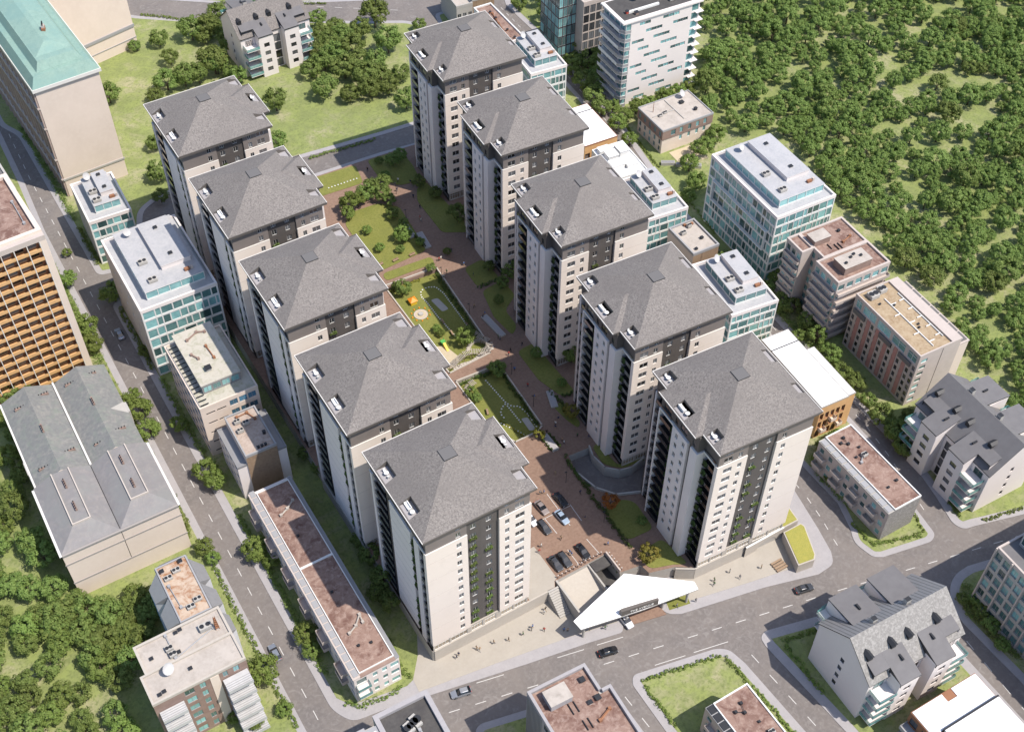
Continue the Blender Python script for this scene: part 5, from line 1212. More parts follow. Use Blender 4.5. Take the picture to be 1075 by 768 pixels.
rooftop_hut(t, 3.2, 1.8, 8.6, 4.6, 21.3, 2.2, 'brown', 'beigeroof'); rooftop_hut(t, 3.0, 14, 5.2, 3.4, 21.3, 1.8, 'brown', 'beigeroof')
for q in ((4.6, 3.4), (7, 4.6), (9.8, 4), (8.4, 5.2)): vent(t, *q, 23.7, 'anth', .5, .35)
duct(t, [(11, 12), (14, 13)], 21.3, .2, 'rust'); pipes(t, 8.2, 10.2, 21.3, 2, 1.1, 2.2); pipes(t, 6.6, 11.2, 21.3, 1, 1, 2); vent(t, 12.6, 16, 21.3, 'anth', .6, .5)
# big glass block with a white terrace roof
t = glass_office('large teal glass block with white roof and dish at the wood edge', 135.7, 56.2, 19.6, 30.2, 23.2, -2.5, 7, 9, 15)
b = MB()
for q in ((-.8, -.3, 3, 27, 10.2, 10.5), (-.8, -.3, 3, 27, 16.8, 17.1), (-.8, -.0, 2.7, 3, 10.2, 17.1), (-.8, -.0, 27, 27.3, 10.2, 17.1)): b.box(*q, 'wframe')
b.build('screen_frame', t)
# white tower with striped teal windows and curved balconies
t = bld('striped_tower', 'tall white tower with teal window strips and corner balconies', 147.3, 143.9, -3)
HT = 30.6; nf = 10; fl = 3.0
r = random.Random(4); sp = []
for k in range(nf):
    z = .5+fl*k
    for a, c in (((5, 9), (13.5, 19.5)) if k % 3 == 0 else ((2.6, 7), (10.5, 16.5)) if k % 3 == 1 else ((7.5, 13.5), (17.5, 23))):
        n_ = max(1, round((c-a)/2)); L = (c-a)/n_; sp.append(('tstrip', [(a+L*i+.02, a+L*(i+1)-.02) for i in range(n_)], [(z+.85, z+2.0)]))
    sp.append(('teal', [(.12, 1.9)], [(z+.3, z+2.6)])); sp.append(('teal', [(24.2, 26.6)], [(z+.3, z+2.7)]))
block(t, 0, 0, 27, 13, 0, HT, 'pale', {'F': sp, 'L': [('tgrey', cols(13, 4, 2.7), rows(.4, 10, 3.0, .3, 2.3))]})
b = MB(); b.box(-1.4, 28, -.5, 13, HT, HT+.55, 'pale'); b.build('roof_edge', t); b = MB(); b.box(-.2, 26.8, .9, 12.4, HT+.55, HT+.62, 'darkroof_garage_shade'); b.box(3, 14, 3.5, 4.2, HT+.62, HT+1.3, 'wframe'); b.box(15, 25, 6, 8, HT+.62, HT+1.6, 'wframe'); b.build('roof', t)
satellite(t, 8.6, 9.5, HT+.6, 1.3); vent(t, 2.6, 4, HT+.6, 'red', .8, .9); vent(t, 5, 2.4, HT+.6, 'brown', 1, .8); ac_unit(t, 19, 4, HT+.6, 2, 1.2, 1)
for k in range(10):
    z = .5+fl*k
    b = MB(); b.prism([(-1.7, 12.4), (-1.7, 1.2), (-.6, -.7), (1.4, -.9), (1.4, -.02), (-.02, -.02), (-.02, 12.4)], z-.2, z, 'pale'); bo = b.build('balcony', t)
    b = MB(); b.box(-1.7, -1.62, 1.2, 12.4, z+.01, z+1, 'wframe' if k % 2 else 'gframe'); b.prism([(-1.7, 1.2), (-.6, -.7), (-.54, -.62), (-1.62, 1.2)], z+.01, z+1, 'gframe'); b.prism([(-.6, -.7), (1.4, -.9), (1.4, -.83), (-.56, -.63)], z+.01, z+1, 'gframe'); b.build('railing', bo)
    b = MB(); b.box(25.4, 28.2, -.9, -.02, z-.2, z, 'pale'); b.box(27.02, 28.2, -.0, 6, z-.2, z, 'pale'); b.build('balcony', t)
# teal tower at the top edge
t = bld('teal_tower', 'dark teal glass building at the top edge left of the white tower', 144.2, 167.5, -3)
block(t, -2.5, 5.5, 6.5, 12, 0, 34, 'anth', {'F': [('tgrey', cols(6.5, 4, 1.4), rows(.2, 9, 3.6, .2, 3.2))], 'L': [('tgrey', cols(12, 5, 2.1), rows(.2, 9, 3.6, .2, 3.2))]}, .1); block(t, 4, 1, 14, 16, 0, 24, 'stone', {'F': [('anth', cols(14, 6, 2), rows(.2, 7, 3.3, .25, 2.8))]}, .15, 'side_wall'); flat_roof(t, 4, 1, 14, 16, 24, 'beigeroof', .7, .5, 'stone'); flat_roof(t, -2.5, 5.5, 6.4, 12, 34, 'greyroof', name='tower_roof')
# low beige block with brown attic, and its garden
t = bld('attic_block', 'low beige block with dark brown attic beside the right street', 144.4, 117.3, -1.5)
block(t, 0, 0, 18.4, 13.2, 0, 5.4, 'beige', {'F': [('teal', [(6.5, 7.5), (9.6, 10.6), (12.6, 13.6), (15.4, 16.4)], [(3.2, 4.9)])], 'L': [('tgrey', cols(13.2, 5, 1.0), [(.8, 2.4), (3.2, 4.9)])]})
block(t, -.25, -.25, 18.9, 13.7, 5.4, 8.8, 'brown', {'F': [('tgrey', [(3.2, 4.9), (6.5, 7.6), (9.6, 10.7), (12.6, 13.7), (15.4, 16.5)], [(6.2, 8.1)])], 'L': [('tgrey', cols(13.7, 5, 1.1), [(6.2, 8.0)])]}, name='attic_wall', plain={})
flat_roof(t, -.25, -.25, 18.9, 13.7, 8.8, 'beigeroof', .35, .25, 'gframe'); satellite(t, 14.6, 11.6, 8.9, 1.4); vent(t, 13, 9, 8.9, 'anth', 1.1, .5); vent(t, 14.8, 4, 8.9, 'anth', .8, .7); ac_unit(t, 3.4, 6.6, 8.9, 1.3, 1, .5); ac_unit(t, 5.6, 7.2, 8.9, 1.3, 1, .5)
b = MB(); b.box(1, 9, 7.0, 7.25, 8.86, 9.15, 'conc'); b.box(9, 9.25, 2, 12.6, 8.86, 9.1, 'conc'); b.build('roof_kerb', t)
b = MB(); b.tube((0, 0, 0), (0, 0, 4), .12, 'rust', 6, .06); b.build('mast', t, (2.6, 9.4, 8.9))
sheet('terrace', [(146.5, 108.5), (156, 108.2), (156.2, 116), (147, 116.4)], .24, 'sand', 0)
for k, (x, y, L, d, rz) in enumerate(((143.3, 112, 4.2, 1.4, -30), (149.2, 107, 5, 1.6, -35), (146.2, 109.4, 3, 1.2, -32))):
    b = MB(); b.box(-L/2, L/2, -d/2, d/2, 0, 1.0, 'conc'); b.box(-L/2+.15, L/2-.15, -d/2+.15, d/2-.15, 1.0, 1.05, 'bay'); tag(b.build('garden_wall', None, (x, y, .17), R(rz)), ['short grey garden wall at the corner of the beige attic block', 'long grey garden wall furthest from the beige attic block', 'middle grey garden wall by the sandy terrace'][k], 'garden wall')
# right-edge office with pale grid
t = bld('grid_office', 'office with pale concrete grid front at the right edge', 110.7, -47.6, -2.5)
block(t, 0, -46, 40, 46, 0, 21, 'conc', {'L': [('tgrey', cols(46, 20, 1.75), rows(.3, 6, 3.4, .5, 2.4))], 'F': []}, .4); flat_roof(t, 0, -46, 40, 46, 21, 'greyroof', .5, .4, 'stone')
block(t, 4.6, -44, 34, 42.5, 21.1, 25, 'gframe', {'L': [('teal', cols(42.5, 13, 2.9), [(21.7, 24.6)])]}, .15, 'attic_wall'); flat_roof(t, 4.6, -44, 34, 42.5, 25, 'wroof', .5, .5, 'pave', 'attic_roof')
b = MB()
for k in range(11): b.box(-.45, -.02, -.3-4.55*k, .02-4.55*k, 0, 21.4, 'stone')
b.build('column', t)
# white-roofed brown block at the lower right corner
t = bld('white_roofed_block', 'brown block with two white roof decks at the bottom right corner', 74.6, -69.6, -1)
block(t, 0, 0, 17.4, 6.3, 0, 10.5, 'rust', {'L': [('anth', cols(6.3, 2, 2), rows(.3, 3, 3.2, .4, 2.2))]}); block(t, 2.6, -24, 14.8, 24, 0, 10.5, 'rust', name='rear_wall')
b = MB(); b.prism([(.2, .2), (17.2, .2), (17.2, 6.1), (10.6, 6.1), (10.6, 4.2), (8, 4.2), (8, 6.1), (.2, 6.1)], 10.4, 10.7, 'white'); b.prism([(2.8, -24), (17.2, -24), (17.2, -.2), (2.8, -.2)], 10.4, 11.4, 'white'); b.box(8.1, 10.5, 4.3, 6.2, 10.5, 10.54, 'rust'); b.box(2.6, 17.4, -.2, .18, 10.4, 11.5, 'anth'); b.build('roof', t)
for z in (3.4, 6.6): balcony(t, 'L', (0, 0, 17.4, 6.3), .3, 5.8, z, 2.2, 'gframe', 'gframe', .9)
# ------------------------------------------------------------------ trees
TREES = []
def ok(x, y, d):
    return all((x-a)**2+(y-c)**2 > (d*(.5)+e*.5)**2 for a, c, e in TREES)
def pt(px, py, rpx, label, group=None, z=0.1, leaf='leaf', name='tree', force=True):
    """tree whose crown centre is seen at px,py with a crown of rpx photo points"""
    p = at(px, py, z); dist = (p-CAM).length; r_ = rpx*dist/FPX*1.06
    p = at(px, py, z+r_*.95)
    TREES.append((p.x, p.y, r_*2)); return tree(p.x, p.y, r_, label, group, z, leaf, name=name)
GL = 'green broad-leaved tree among those on the rough grass behind the left towers'
for q in ((200, 30, 13), (219, 27, 13), (228, 13, 10), (214, 36, 10), (166, 40, 9.5), (178, 60, 8.5), (174, 83, 13), (193, 80, 12), (208, 78, 11), (224, 64, 15), (163, 99, 9), (113, 97, 12), (141, 48, 6), (250, 80, 9), (289, 106, 12), (291, 146, 11), (162, 150, 9), (166, 178, 13), (168, 205, 9), (240, 44, 11), (226, 92, 8)): pt(*q, GL, 'trees on the rough grass behind the left towers')
GK = 'green broad-leaved tree among those between the gabled white house and the rearmost right tower'
for q in ((333, 17, 10), (353, 27, 11), (337, 33, 10), (393, 15, 15), (378, 31, 12), (407, 43, 14), (359, 40, 12), (345, 45, 12), (371, 48, 13), (351, 57, 14), (394, 65, 13), (335, 52, 11), (340, 63, 12), (361, 69, 15), (384, 79, 14), (326, 72, 11), (341, 90, 14), (367, 97, 11), (388, 91, 13), (408, 90, 11), (420, 75, 11), (426, 104, 12), (228, 31, 9), (227, 66, 13), (243, 76, 8), (318, 20, 8), (376, 62, 13), (400, 79, 11), (440, 26, 7)): pt(*q, GK, 'trees between the gabled house and the right towers')
GS = 'street tree with bright green crown along the left street'
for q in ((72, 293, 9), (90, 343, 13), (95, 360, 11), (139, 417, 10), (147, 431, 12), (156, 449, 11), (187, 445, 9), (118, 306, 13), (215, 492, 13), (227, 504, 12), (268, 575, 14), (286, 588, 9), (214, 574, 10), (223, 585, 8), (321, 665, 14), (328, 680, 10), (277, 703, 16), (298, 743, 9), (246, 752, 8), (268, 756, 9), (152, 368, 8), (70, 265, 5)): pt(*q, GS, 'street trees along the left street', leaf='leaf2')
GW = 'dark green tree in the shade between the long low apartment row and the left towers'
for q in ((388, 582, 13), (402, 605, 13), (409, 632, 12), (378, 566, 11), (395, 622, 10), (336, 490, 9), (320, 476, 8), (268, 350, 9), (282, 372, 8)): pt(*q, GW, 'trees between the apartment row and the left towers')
GR = 'green broad-leaved tree along the right street below the larger blocks'
for q in ((745, 262, 10), (757, 275, 10), (772, 283, 11), (787, 296, 11), (803, 304, 11), (818, 318, 11), (832, 322, 10), (847, 338, 11), (858, 352, 11), (872, 372, 12), (884, 390, 12), (897, 402, 11), (925, 436, 13), (940, 452, 13), (958, 440, 13), (965, 462, 10), (948, 470, 11), (912, 420, 9), (838, 352, 8), (815, 290, 9), (736, 248, 8)): pt(*q, GR, 'trees along the right street')
for q in ((668, 112, 9), (680, 108, 9), (696, 102, 9), (711, 97, 9), (722, 93, 9), (656, 120, 9), (648, 128, 10), (661, 146, 9), (690, 112, 8), (702, 106, 8), (676, 116, 8), (643, 112, 8), (724, 172, 10), (732, 190, 11), (738, 152, 12), (752, 140, 12), (722, 206, 9)): pt(*q, 'green tree close beside the striped white tower or the beige attic block', 'trees round the striped tower and attic block', leaf='leaf2')
GT = 'dark green tree in the shaded strip below the teal tower at the top edge'
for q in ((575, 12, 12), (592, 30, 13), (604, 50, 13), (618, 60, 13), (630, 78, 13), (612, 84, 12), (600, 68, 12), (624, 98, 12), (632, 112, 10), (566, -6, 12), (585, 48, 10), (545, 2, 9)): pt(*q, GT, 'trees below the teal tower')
for q in ((866, 470, 10), (878, 460, 9), (858, 484, 8), (880, 486, 6), (872, 500, 7), (905, 466, 4)): pt(*q, 'small bright tree between the front right tower and the red-roofed wedge block', 'trees beside the wedge block', leaf='leaf2')
for q in ((1030, 640, 9), (1040, 655, 9), (1024, 628, 8), (1010, 628, 7), (1052, 676, 8)): pt(*q, 'dark shrubby tree against the pale grid office', 'trees against the grid office')
# courtyard trees
for x, y, r_, lb, lf in ((48.6, 137.6, 3.4, 'leafy courtyard tree nearest the curved brick path', 'leaf2'), (54.4, 139.6, 3.1, 'middle courtyard tree of the clump by the brick path', 'leaf'), (58.6, 137.4, 2.9, 'courtyard tree at the right end of the clump by the brick path', 'leaf'), (61.6, 142.6, 2.6, 'courtyard tree behind the clump on the paved corner', 'leaf'),
    (55.8, 118.9, 2.9, 'bright round tree alone near the lawn corner', 'leaf2'), (48.2, 126.8, 1.5, 'slim sapling in the middle of the sunny rear lawn', 'leaf2'), (48.1, 118.4, 1.6, 'slim sapling at the front of the sunny rear lawn', 'leaf2'), (57.6, 129, 2.2, 'dark bush on the shaded side of the rear lawn', 'leaf'),
    (46.3, 101.2, 2.5, 'round tree at the corner of the playground garden', 'leaf'), (51.7, 76.9, 3.0, 'olive green tree above the serpentine stairs', 'leaf2'), (53.0, 62.6, 2.6, 'dark tree in the shaded corner of the oval-path garden', 'leaf'), (43.6, 59.5, 1.9, 'small tree against the left end of the oval-path garden', 'leaf2'), (50.8, 38.8, 1.6, 'bright shrub at the sunny end of the oval-path garden', 'leafyel'),
    (71.2, 55.6, 3.2, 'dark tree against the middle right tower', 'leaf'), (61.3, 40.6, 2.3, 'bronze-tinged bush beside the second right tower', 'leafyel'), (54.2, 13.0, 2.2, 'orange autumn tree above the hedge by the parking', 'leafor'), (53.6, -3.4, 2.8, 'yellow-green autumn tree beside the white canopy', 'leafyel'), (74.2, 90.5, 3.0, 'dark tree between the two rear right towers', 'leaf'), (72.8, 118, 3.2, 'dark tree at the corner of the second-last right tower', 'leaf'), (63.5, 107.5, 1.3, 'small bush beside the rear brick path', 'leaf'), (71.5, 151, 2.4, 'dark tree near the rear bridge path', 'leaf'), (45.4, 104.0, 1.5, 'small bush under the brown garden wall', 'leaf2'), (56.5, 104, 1.6, 'dark bush in the shaded far corner of the playground garden', 'leaf'), (47.2, 84.2, 1.3, 'low bush between the sandpit and the slide', 'leaf2'), (47.6, 82.2, 1.2, 'low olive bush near the slide', 'leaf2'), (44.2, 57.6, 1.5, 'second small tree against the oval-path garden wall', 'leaf'), (52.8, 115.2, 1.4, 'dark bush by the shaded rear lawn edge', 'leaf'), (65.4, 153, 1.6, 'bush on the shaded lawn by the rear road', 'leaf'), (70.2, 96, 1.8, 'bush on the shaded lawn of the second-last right tower', 'leaf'), (70, 88, 2.0, 'bush in the shaded planter of the middle right tower', 'leaf'), (64.6, 50, 1.5, 'round bush on the lawn of the second right tower', 'leaf'), (57.8, 5.2, 1.3, 'round bush on the shaded front lawn', 'leaf'), (51.4, 138.6, 2.6, 'leafy courtyard tree in the clump between the first and the middle one', 'leaf2'), (57.0, 141.6, 2.7, 'courtyard tree at the back of the clump by the brick path', 'leaf'), (46.4, 135.2, 2.2, 'low leafy tree at the left foot of the courtyard clump', 'leaf2'), (59.6, 134.6, 2.0, 'dark bush at the right foot of the courtyard clump', 'leaf'), (58.6, 124.4, 1.7, 'dark bush on the shaded lawn edge beside the rear path', 'leaf'), (58.8, 114.6, 1.5, 'dark round bush at the near right corner of the rear lawn', 'leaf'), (68.6, 150.4, 2.4, 'dark tree on the shaded lawn behind the bridge path', 'leaf'), (64, 146, 1.6, 'small dark bush at the left of the shaded rear lawn', 'leaf'), (72.6, 131, 2.2, 'dark tree against the rearmost right tower', 'leaf'), (64.6, 62, 1.8, 'dark bush on the long lawn of the second right tower', 'leaf'), (66, 83.4, 1.6, 'dark bush on the long lawn of the middle right tower', 'leaf'), (70.6, 137.2, 2.4, 'dark bush at the foot of the rearmost right tower', 'leaf')):
    z = 2.6 if 68 < y < 105 and x < 56 else (2.9 if 40 < y < 65.5 and x < 55 else 4.1)
    TREES.append((x, y, r_*2)); tree(x, y, r_, lb, 'courtyard trees', z, lf)
# the wood on the right: dense, with sunny clearings
CLEAR = [(842, 10, 14, 9), (815, 99, 17, 11), (930, 65, 16, 12), (972, 32, 20, 10), (1018, 52, 22, 10), (1010, 84, 44, 17), (955, 98, 18, 12), (1036, 120, 30, 16), (889, 160, 14, 8), (962, 203, 10, 16), (1062, 252, 14, 10), (1062, 306, 14, 18), (903, 203, 9, 6), (1056, 10, 18, 10), (990, 8, 30, 10), (920, 30, 16, 10), (860, 40, 10, 6), (990, 342, 10, 10), (1050, 355, 20, 14), (880, 90, 9, 6), (1000, 152, 22, 8), (945, 130, 10, 5), (792, 27, 6, 5), (1058, 400, 16, 12)]
def project(x, y, z):
    d = Vector((x, y, z))-CAM; zz = d.dot(fw); return 537.5+FPX*d.dot(rt)/zz, 384-FPX*d.dot(up)/zz
GF = 'dark green broad-leaved tree in the dense wood beyond the right-hand blocks'
rr = random.Random(21); WOOD = []
POLY = [(705, -45), (1125, -45), (1125, 490), (1030, 400), (1010, 345), (940, 262), (884, 200), (836, 140), (760, 128), (740, 110), (735, 0)]
def inside(px, py, P):
    c = False
    for (x0, y0), (x1, y1) in zip(P, P[1:]+P[:1]):
        if (y0 > py) != (y1 > py) and px < (x1-x0)*(py-y0)/(y1-y0)+x0: c = not c
    return c
for k in range(16000):
    px, py = rr.uniform(705, 1125), rr.uniform(-45, 490)
    if not inside(px, py, POLY): continue
    if any(((px-a)/rx)**2+((py+3-c)/ry)**2 < 1 for a, c, rx, ry in CLEAR): continue
    p = at(px, py, 3); r_ = rr.choice((2.3, 3.1, 3.5, 3.9, 4.4))
    dn = 1.36+.75*max(0, math.sin(p.x*.11+1.3*math.sin(p.y*.07))*math.sin(p.y*.13+p.x*.03))
    if not ok(p.x, p.y, r_*dn): continue
    TREES.append((p.x, p.y, r_*dn)); WOOD.append((p.x, p.y, r_))
def inframe(x, y): q = project(x, y, 3); return 4 < q[0] < 1071 and 4 < q[1] < 764
WOOD.sort(key=lambda q: (not inframe(q[0], q[1]), (Vector((q[0], q[1], 3))-CAM).length/q[2]))
NW = 14
for x, y, r_ in WOOD[:NW]: tree(x, y, r_, GF, 'trees of the wood beyond the right blocks', .1)
import numpy as np
def mass(lst, name, label, seed):
    """the far wood that reads as one mass: crowns and trunks in one mesh"""
    r = random.Random(seed); VS, NQ = [], []
    src = []
    for c in CROWNS['leaf']:
        a = np.empty(len(c.vertices)*3, np.float32); c.vertices.foreach_get('co', a); src.append(a.reshape(-1, 3))
    tv = TRUNKS[0]; ta = np.empty(len(tv.vertices)*3, np.float32); tv.vertices.foreach_get('co', ta); ta = ta.reshape(-1, 3); tf = [list(q.vertices) for q in tv.polygons]
    loops, starts, tot, mi, off, ls = [], [], [], [], 0, 0
    for x, y, r_ in lst:
        s = r.choice(src); h = r.uniform(.85, 1.15); th = r.uniform(0, 6.28); cc, ss = math.cos(th), math.sin(th)
        v = s*np.array([r_*r.uniform(.95, 1.1), r_*r.uniform(.95, 1.1), r_*h], np.float32)
        v = np.stack([v[:, 0]*cc-v[:, 1]*ss+x, v[:, 0]*ss+v[:, 1]*cc+y, v[:, 2]+.1+r_*1.02*h], 1)
        n_ = len(v); VS.append(v); loops.append(np.arange(off, off+n_)); k = n_//4; starts.append(ls+4*np.arange(k)); tot.append(np.full(k, 4)); mi.append(np.zeros(k, int)); off += n_; ls += n_
        v = ta*np.array([r_*.9, r_*.9, r_*.62*h], np.float32)+np.array([x, y, .1], np.float32); VS.append(v)
        for q in tf: loops.append(np.array(q)+off); starts.append(np.array([ls])); tot.append(np.array([len(q)])); mi.append(np.array([1])); ls += len(q)
        off += len(v)
    V = np.concatenate(VS); Lp = np.concatenate(loops); S = np.concatenate(starts); MI = np.concatenate(mi)
    me = bpy.data.meshes.new(name); me.vertices.add(len(V)); me.vertices.foreach_set('co', V.astype(np.float32).ravel())
    me.loops.add(len(Lp)); me.loops.foreach_set('vertex_index', Lp.astype(np.int32)); me.polygons.add(len(S)); me.polygons.foreach_set('loop_start', S.astype(np.int32))
    me.materials.append(M['leaf']); me.materials.append(M['bark']); me.polygons.foreach_set('material_index', MI.astype(np.int32)); me.update(calc_edges=True); me.validate()
    o = link(name, me); return tag(o, label, 'wood', None, 'stuff')
mass(WOOD[NW:], 'woodland', 'dense green wood with sunny clearings filling the upper right corner', 8)
print('WOOD', len(WOOD))
for q in ((1048, 62, 8), (1018, 71, 8), (985, 86, 10), (1052, 112, 6), (1030, 72, 6), (1063, 68, 8), (1046, 25, 9), (1005, 26, 10), (974, 62, 9)): pt(*q, 'lone round tree out in the sunny clearing of the wood', 'lone trees in the clearing')
# the wood at lower left
CL2 = [(12, 590, 20, 22), (10, 668, 12, 22), (78, 690, 12, 26), (100, 735, 16, 30), (5, 700, 10, 10)]
P2 = [(-20, 470), (28, 480), (34, 560), (60, 600), (105, 628), (168, 618), (176, 662), (140, 680), (150, 720), (165, 790), (-20, 790)]
n = 0
for k in range(6000):
    if n >= 62: break
    px, py = rr.uniform(-20, 180), rr.uniform(470, 790)
    if not inside(px, py, P2) or any(((px-a)/rx)**2+((py-c)/ry)**2 < 1 for a, c, rx, ry in CL2): continue
    p = at(px, py, 3); r_ = rr.choice((2.7, 3.1, 3.5, 3.9))
    if not ok(p.x, p.y, r_*1.15) or (-60 < p.x < -32 and p.y > 54) or (-60.5 < p.x < -33 and 6 < p.y < 27) or (-47 < p.x < -32 and 25 < p.y < 43): continue
    TREES.append((p.x, p.y, r_*1.15)); tree(p.x, p.y, r_, 'bright green broad-leaved tree in the wood at the lower left', 'trees of the lower left wood', .1, 'leaf2' if rr.random() < .35 else 'leaf'); n += 1
for q in ((70, 640, 15), (92, 640, 14), (116, 645, 15), (138, 640, 13), (155, 640, 12), (85, 662, 14), (108, 668, 14), (130, 660, 13), (150, 662, 10), (60, 660, 13)): pt(*q, 'bright green broad-leaved tree in the wood at the lower left', 'trees of the lower left wood')
for q in ((8, 415, 11), (22, 425, 10), (4, 440, 11), (14, 455, 9), (30, 412, 8)): pt(*q, 'dark tree in the shade left of the timber loggia block', 'trees left of the loggia block')
# ------------------------------------------------------------------ hedges and shrub strips
for k, (pts, w_, h, lb) in enumerate((
    ([(-30.9, 2), (-30.9, 48)], 1.0, .8, 'low shaggy hedge along the left street below the slate roofs'),
    ([(-32.2, 58), (-32.2, 108)], 1.5, 1.0, 'low shaggy hedge beside the slate-roofed block'),
    ([(-32.6, 112), (-32.4, 165)], 1.8, 1.1, 'shaggy hedge at the foot of the timber loggia block'),
    ([(-20.6, 10), (-20.4, 58)], 1.3, .9, 'hedge along the street side of the long apartment row'),
    ([(-20.8, 78), (-21.0, 108)], 1.2, 1.2, 'hedge below the mossy-roofed block'),
    ([(-21.6, 112), (-21.6, 138)], 1.1, 1.2, 'hedge below the big white-roofed office'),
    ([(-20.8, 158), (-20.8, 176)], 1.3, 1.2, 'hedge below the small white office block'),
    ([(-20.6, 180), (-21.4, 232)], 1.6, 1.2, 'dark hedge at the foot of the copper-roofed block'),
    ([(-20.2, 2), (-17, -.6), (-8, -1.2)], 1.1, .7, 'shaggy hedge round the front end of the long apartment row'),
    ([(-5.8, -.2), (-6.2, 4), (-5.5, 12)], 1.2, .9, 'hedge between the long apartment row and the beige plaza'),
    ([(36.4, -26.0), (54.2, -29.8)], .9, .8, 'shaggy hedge along the front edge of the corner lawn'),
    ([(54.9, -30.6), (55.6, -38)], .9, .9, 'shaggy hedge on the right edge of the corner lawn'),
    ([(36.2, -27), (36.4, -38)], .9, .8, 'shaggy hedge on the left edge of the corner lawn'),
    ([(55.8, -39), (57, -60)], .8, .6, 'thin strip of shrubs behind the low red-roofed block'),
    ([(68, -35), (67.6, -48)], 1.0, .8, 'hedge on the left edge of the shaded gabled-house lawn'),
    ([(68.4, -34), (80, -36.6)], .9, .7, 'hedge on the street edge of the shaded gabled-house lawn'),
    ([(109.6, -64), (107.8, -50), (109.4, -46.6), (113, -44)], 1.6, 1.5, 'thick dark hedge round the pale grid office'),
    ([(101.8, -18), (102.4, -25.4), (114, -29)], .9, .8, 'shaggy hedge round the lawn of the wedge block'),
    ([(114.6, -28.8), (117, -22)], .8, .7, 'hedge on the right edge of the wedge block lawn'),
    ([(126.4, -24.5), (125.2, -30)], 1.2, .9, 'hedge at the street corner of the dark-roofed gabled house'),
    ([(129, -33.5), (140, -36)], .8, .5, 'sparse strip of plants on the pale terrace of the gabled house'),
    ([(104.9, -2), (104.6, -14)], 1.4, 1.3, 'dark hedge along the left side of the wedge block'),
    ([(139.8, 112), (144, 139.5)], .8, .7, 'row of small shrubs beside the right street pavement'),
    ([(136.6, 79), (138.8, 99)], .8, .8, 'row of small shrubs below the sandy terrace'),
    ([(133, 72), (131, 30), (130, 10)], 2.2, 1.6, 'long dark hedge along the right street'),
    ([(33, 274), (46, 262.2)], .9, .9, 'hedge on the rear edge of the rough grass'),
    ([(50, 171), (72, 169)], .9, .7, 'row of small shrubs along the rear road'),
    ([(60, 267), (92, 247)], 1.0, .9, 'row of small shrubs beyond the top road'),
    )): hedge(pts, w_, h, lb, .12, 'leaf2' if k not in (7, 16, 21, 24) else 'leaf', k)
for k, (pts, w_, h, lb) in enumerate((
    ([(57.6, 103), (55.6, 76)], 1.1, 1.7, 'dark hedge wall along the right side of the playground garden'), ([(54.2, 63), (53.2, 43)], .9, 1.5, 'dark hedge wall along the right side of the oval-path garden'), ([(64.2, 91.4), (71, 91.6)], .7, 1.2, 'clipped hedge between the lawns of the middle right tower'),
    ([(52.2, 21.5), (52.0, 9), (51.7, 1)], .9, 1.1, 'clipped dark hedge between the brick path and the orange tree lawn'),
    ([(60.9, 50), (61.5, 46), (60.6, 41.8)], .7, 1.2, 'clipped hedge by the sloping stone platform'),
    ([(51.2, 38.6), (51.2, 33.4)], .6, 1.0, 'left clipped hedge at the parking platform'), ([(53.6, 38.6), (53.7, 33.4)], .6, 1.0, 'right clipped hedge at the parking platform'),
    ([(53.2, 31), (52.2, 24), (53.2, 20)], .8, 1.2, 'clipped hedge along the curved ramp wall'), ([(62.6, 46.8), (66.8, 46.2)], .8, 1.3, 'clipped hedge behind the second right tower'),
    ([(43, 64.2), (54.4, 63.6)], .7, 1.6, 'tall green hedge wall at the far end of the oval-path garden'), ([(59.2, 121), (59.8, 113)], .6, 1, 'clipped hedge along the rear lawn path'), ([(46.2, 2.4), (46.6, -2.6)], .9, 1.3, 'dark hedge beside the garage drive'))):
    hedge(pts, w_, h, lb, 2.6 if 'playground' in lb else 2.9 if 'oval' in lb else 4.05 if 'garage' not in lb else 2.2, 'leafdark', 60+k, dens=44, leaf=.13)
hedge([(43.6, 103.8), (49, 104.2), (53, 103.8)], .8, .5, 'yellow flowering shrubs along the brown garden wall', 2.6, 'leafyel', 80)
hedge([(46, 49), (48.6, 41.6), (50, 39.8)], .5, .5, 'yellowish flower border along the oval-path garden', 2.9, 'leafyel', 81)
# ------------------------------------------------------------------ vehicles
def loft(b, st, m, cap=True):
    """st = [(y, halfwidth_bottom, halfwidth_top, z_bottom, z_top)] stations along the car"""
    rings = []
    for y, wb, wt, z0, z1 in st: rings.append([(-wb, y, z0), (-wb*1.02, y, z0+(z1-z0)*.45), (-wt, y, z1-.03), (-wt*.86, y, z1), (wt*.86, y, z1), (wt, y, z1-.03), (wb*1.02, y, z0+(z1-z0)*.45), (wb, y, z0)])
    for r0, r1 in zip(rings, rings[1:]):
        for j in range(8): b.face((r0[j], r0[(j+1) % 8], r1[(j+1) % 8], r1[j]), m)
    b.face(rings[0][::-1], m); b.face(rings[-1], m)
def wheelmesh():
    b = MB(); b.tube((-.11, 0, 0), (.11, 0, 0), .33, 'tyre', 12); b.tube((-.125, 0, 0), (.125, 0, 0), .2, 'carsilver', 10); return b.mesh('wheel')
WHEEL = wheelmesh(); LAMP = MB(); LAMP.box(-.2, .2, -.05, .05, -.07, .07, 'lamp'); LAMPM = LAMP.mesh('headlight'); TL = MB(); TL.box(-.18, .18, -.05, .05, -.07, .07, 'red'); TAILM = TL.mesh('tail_light')
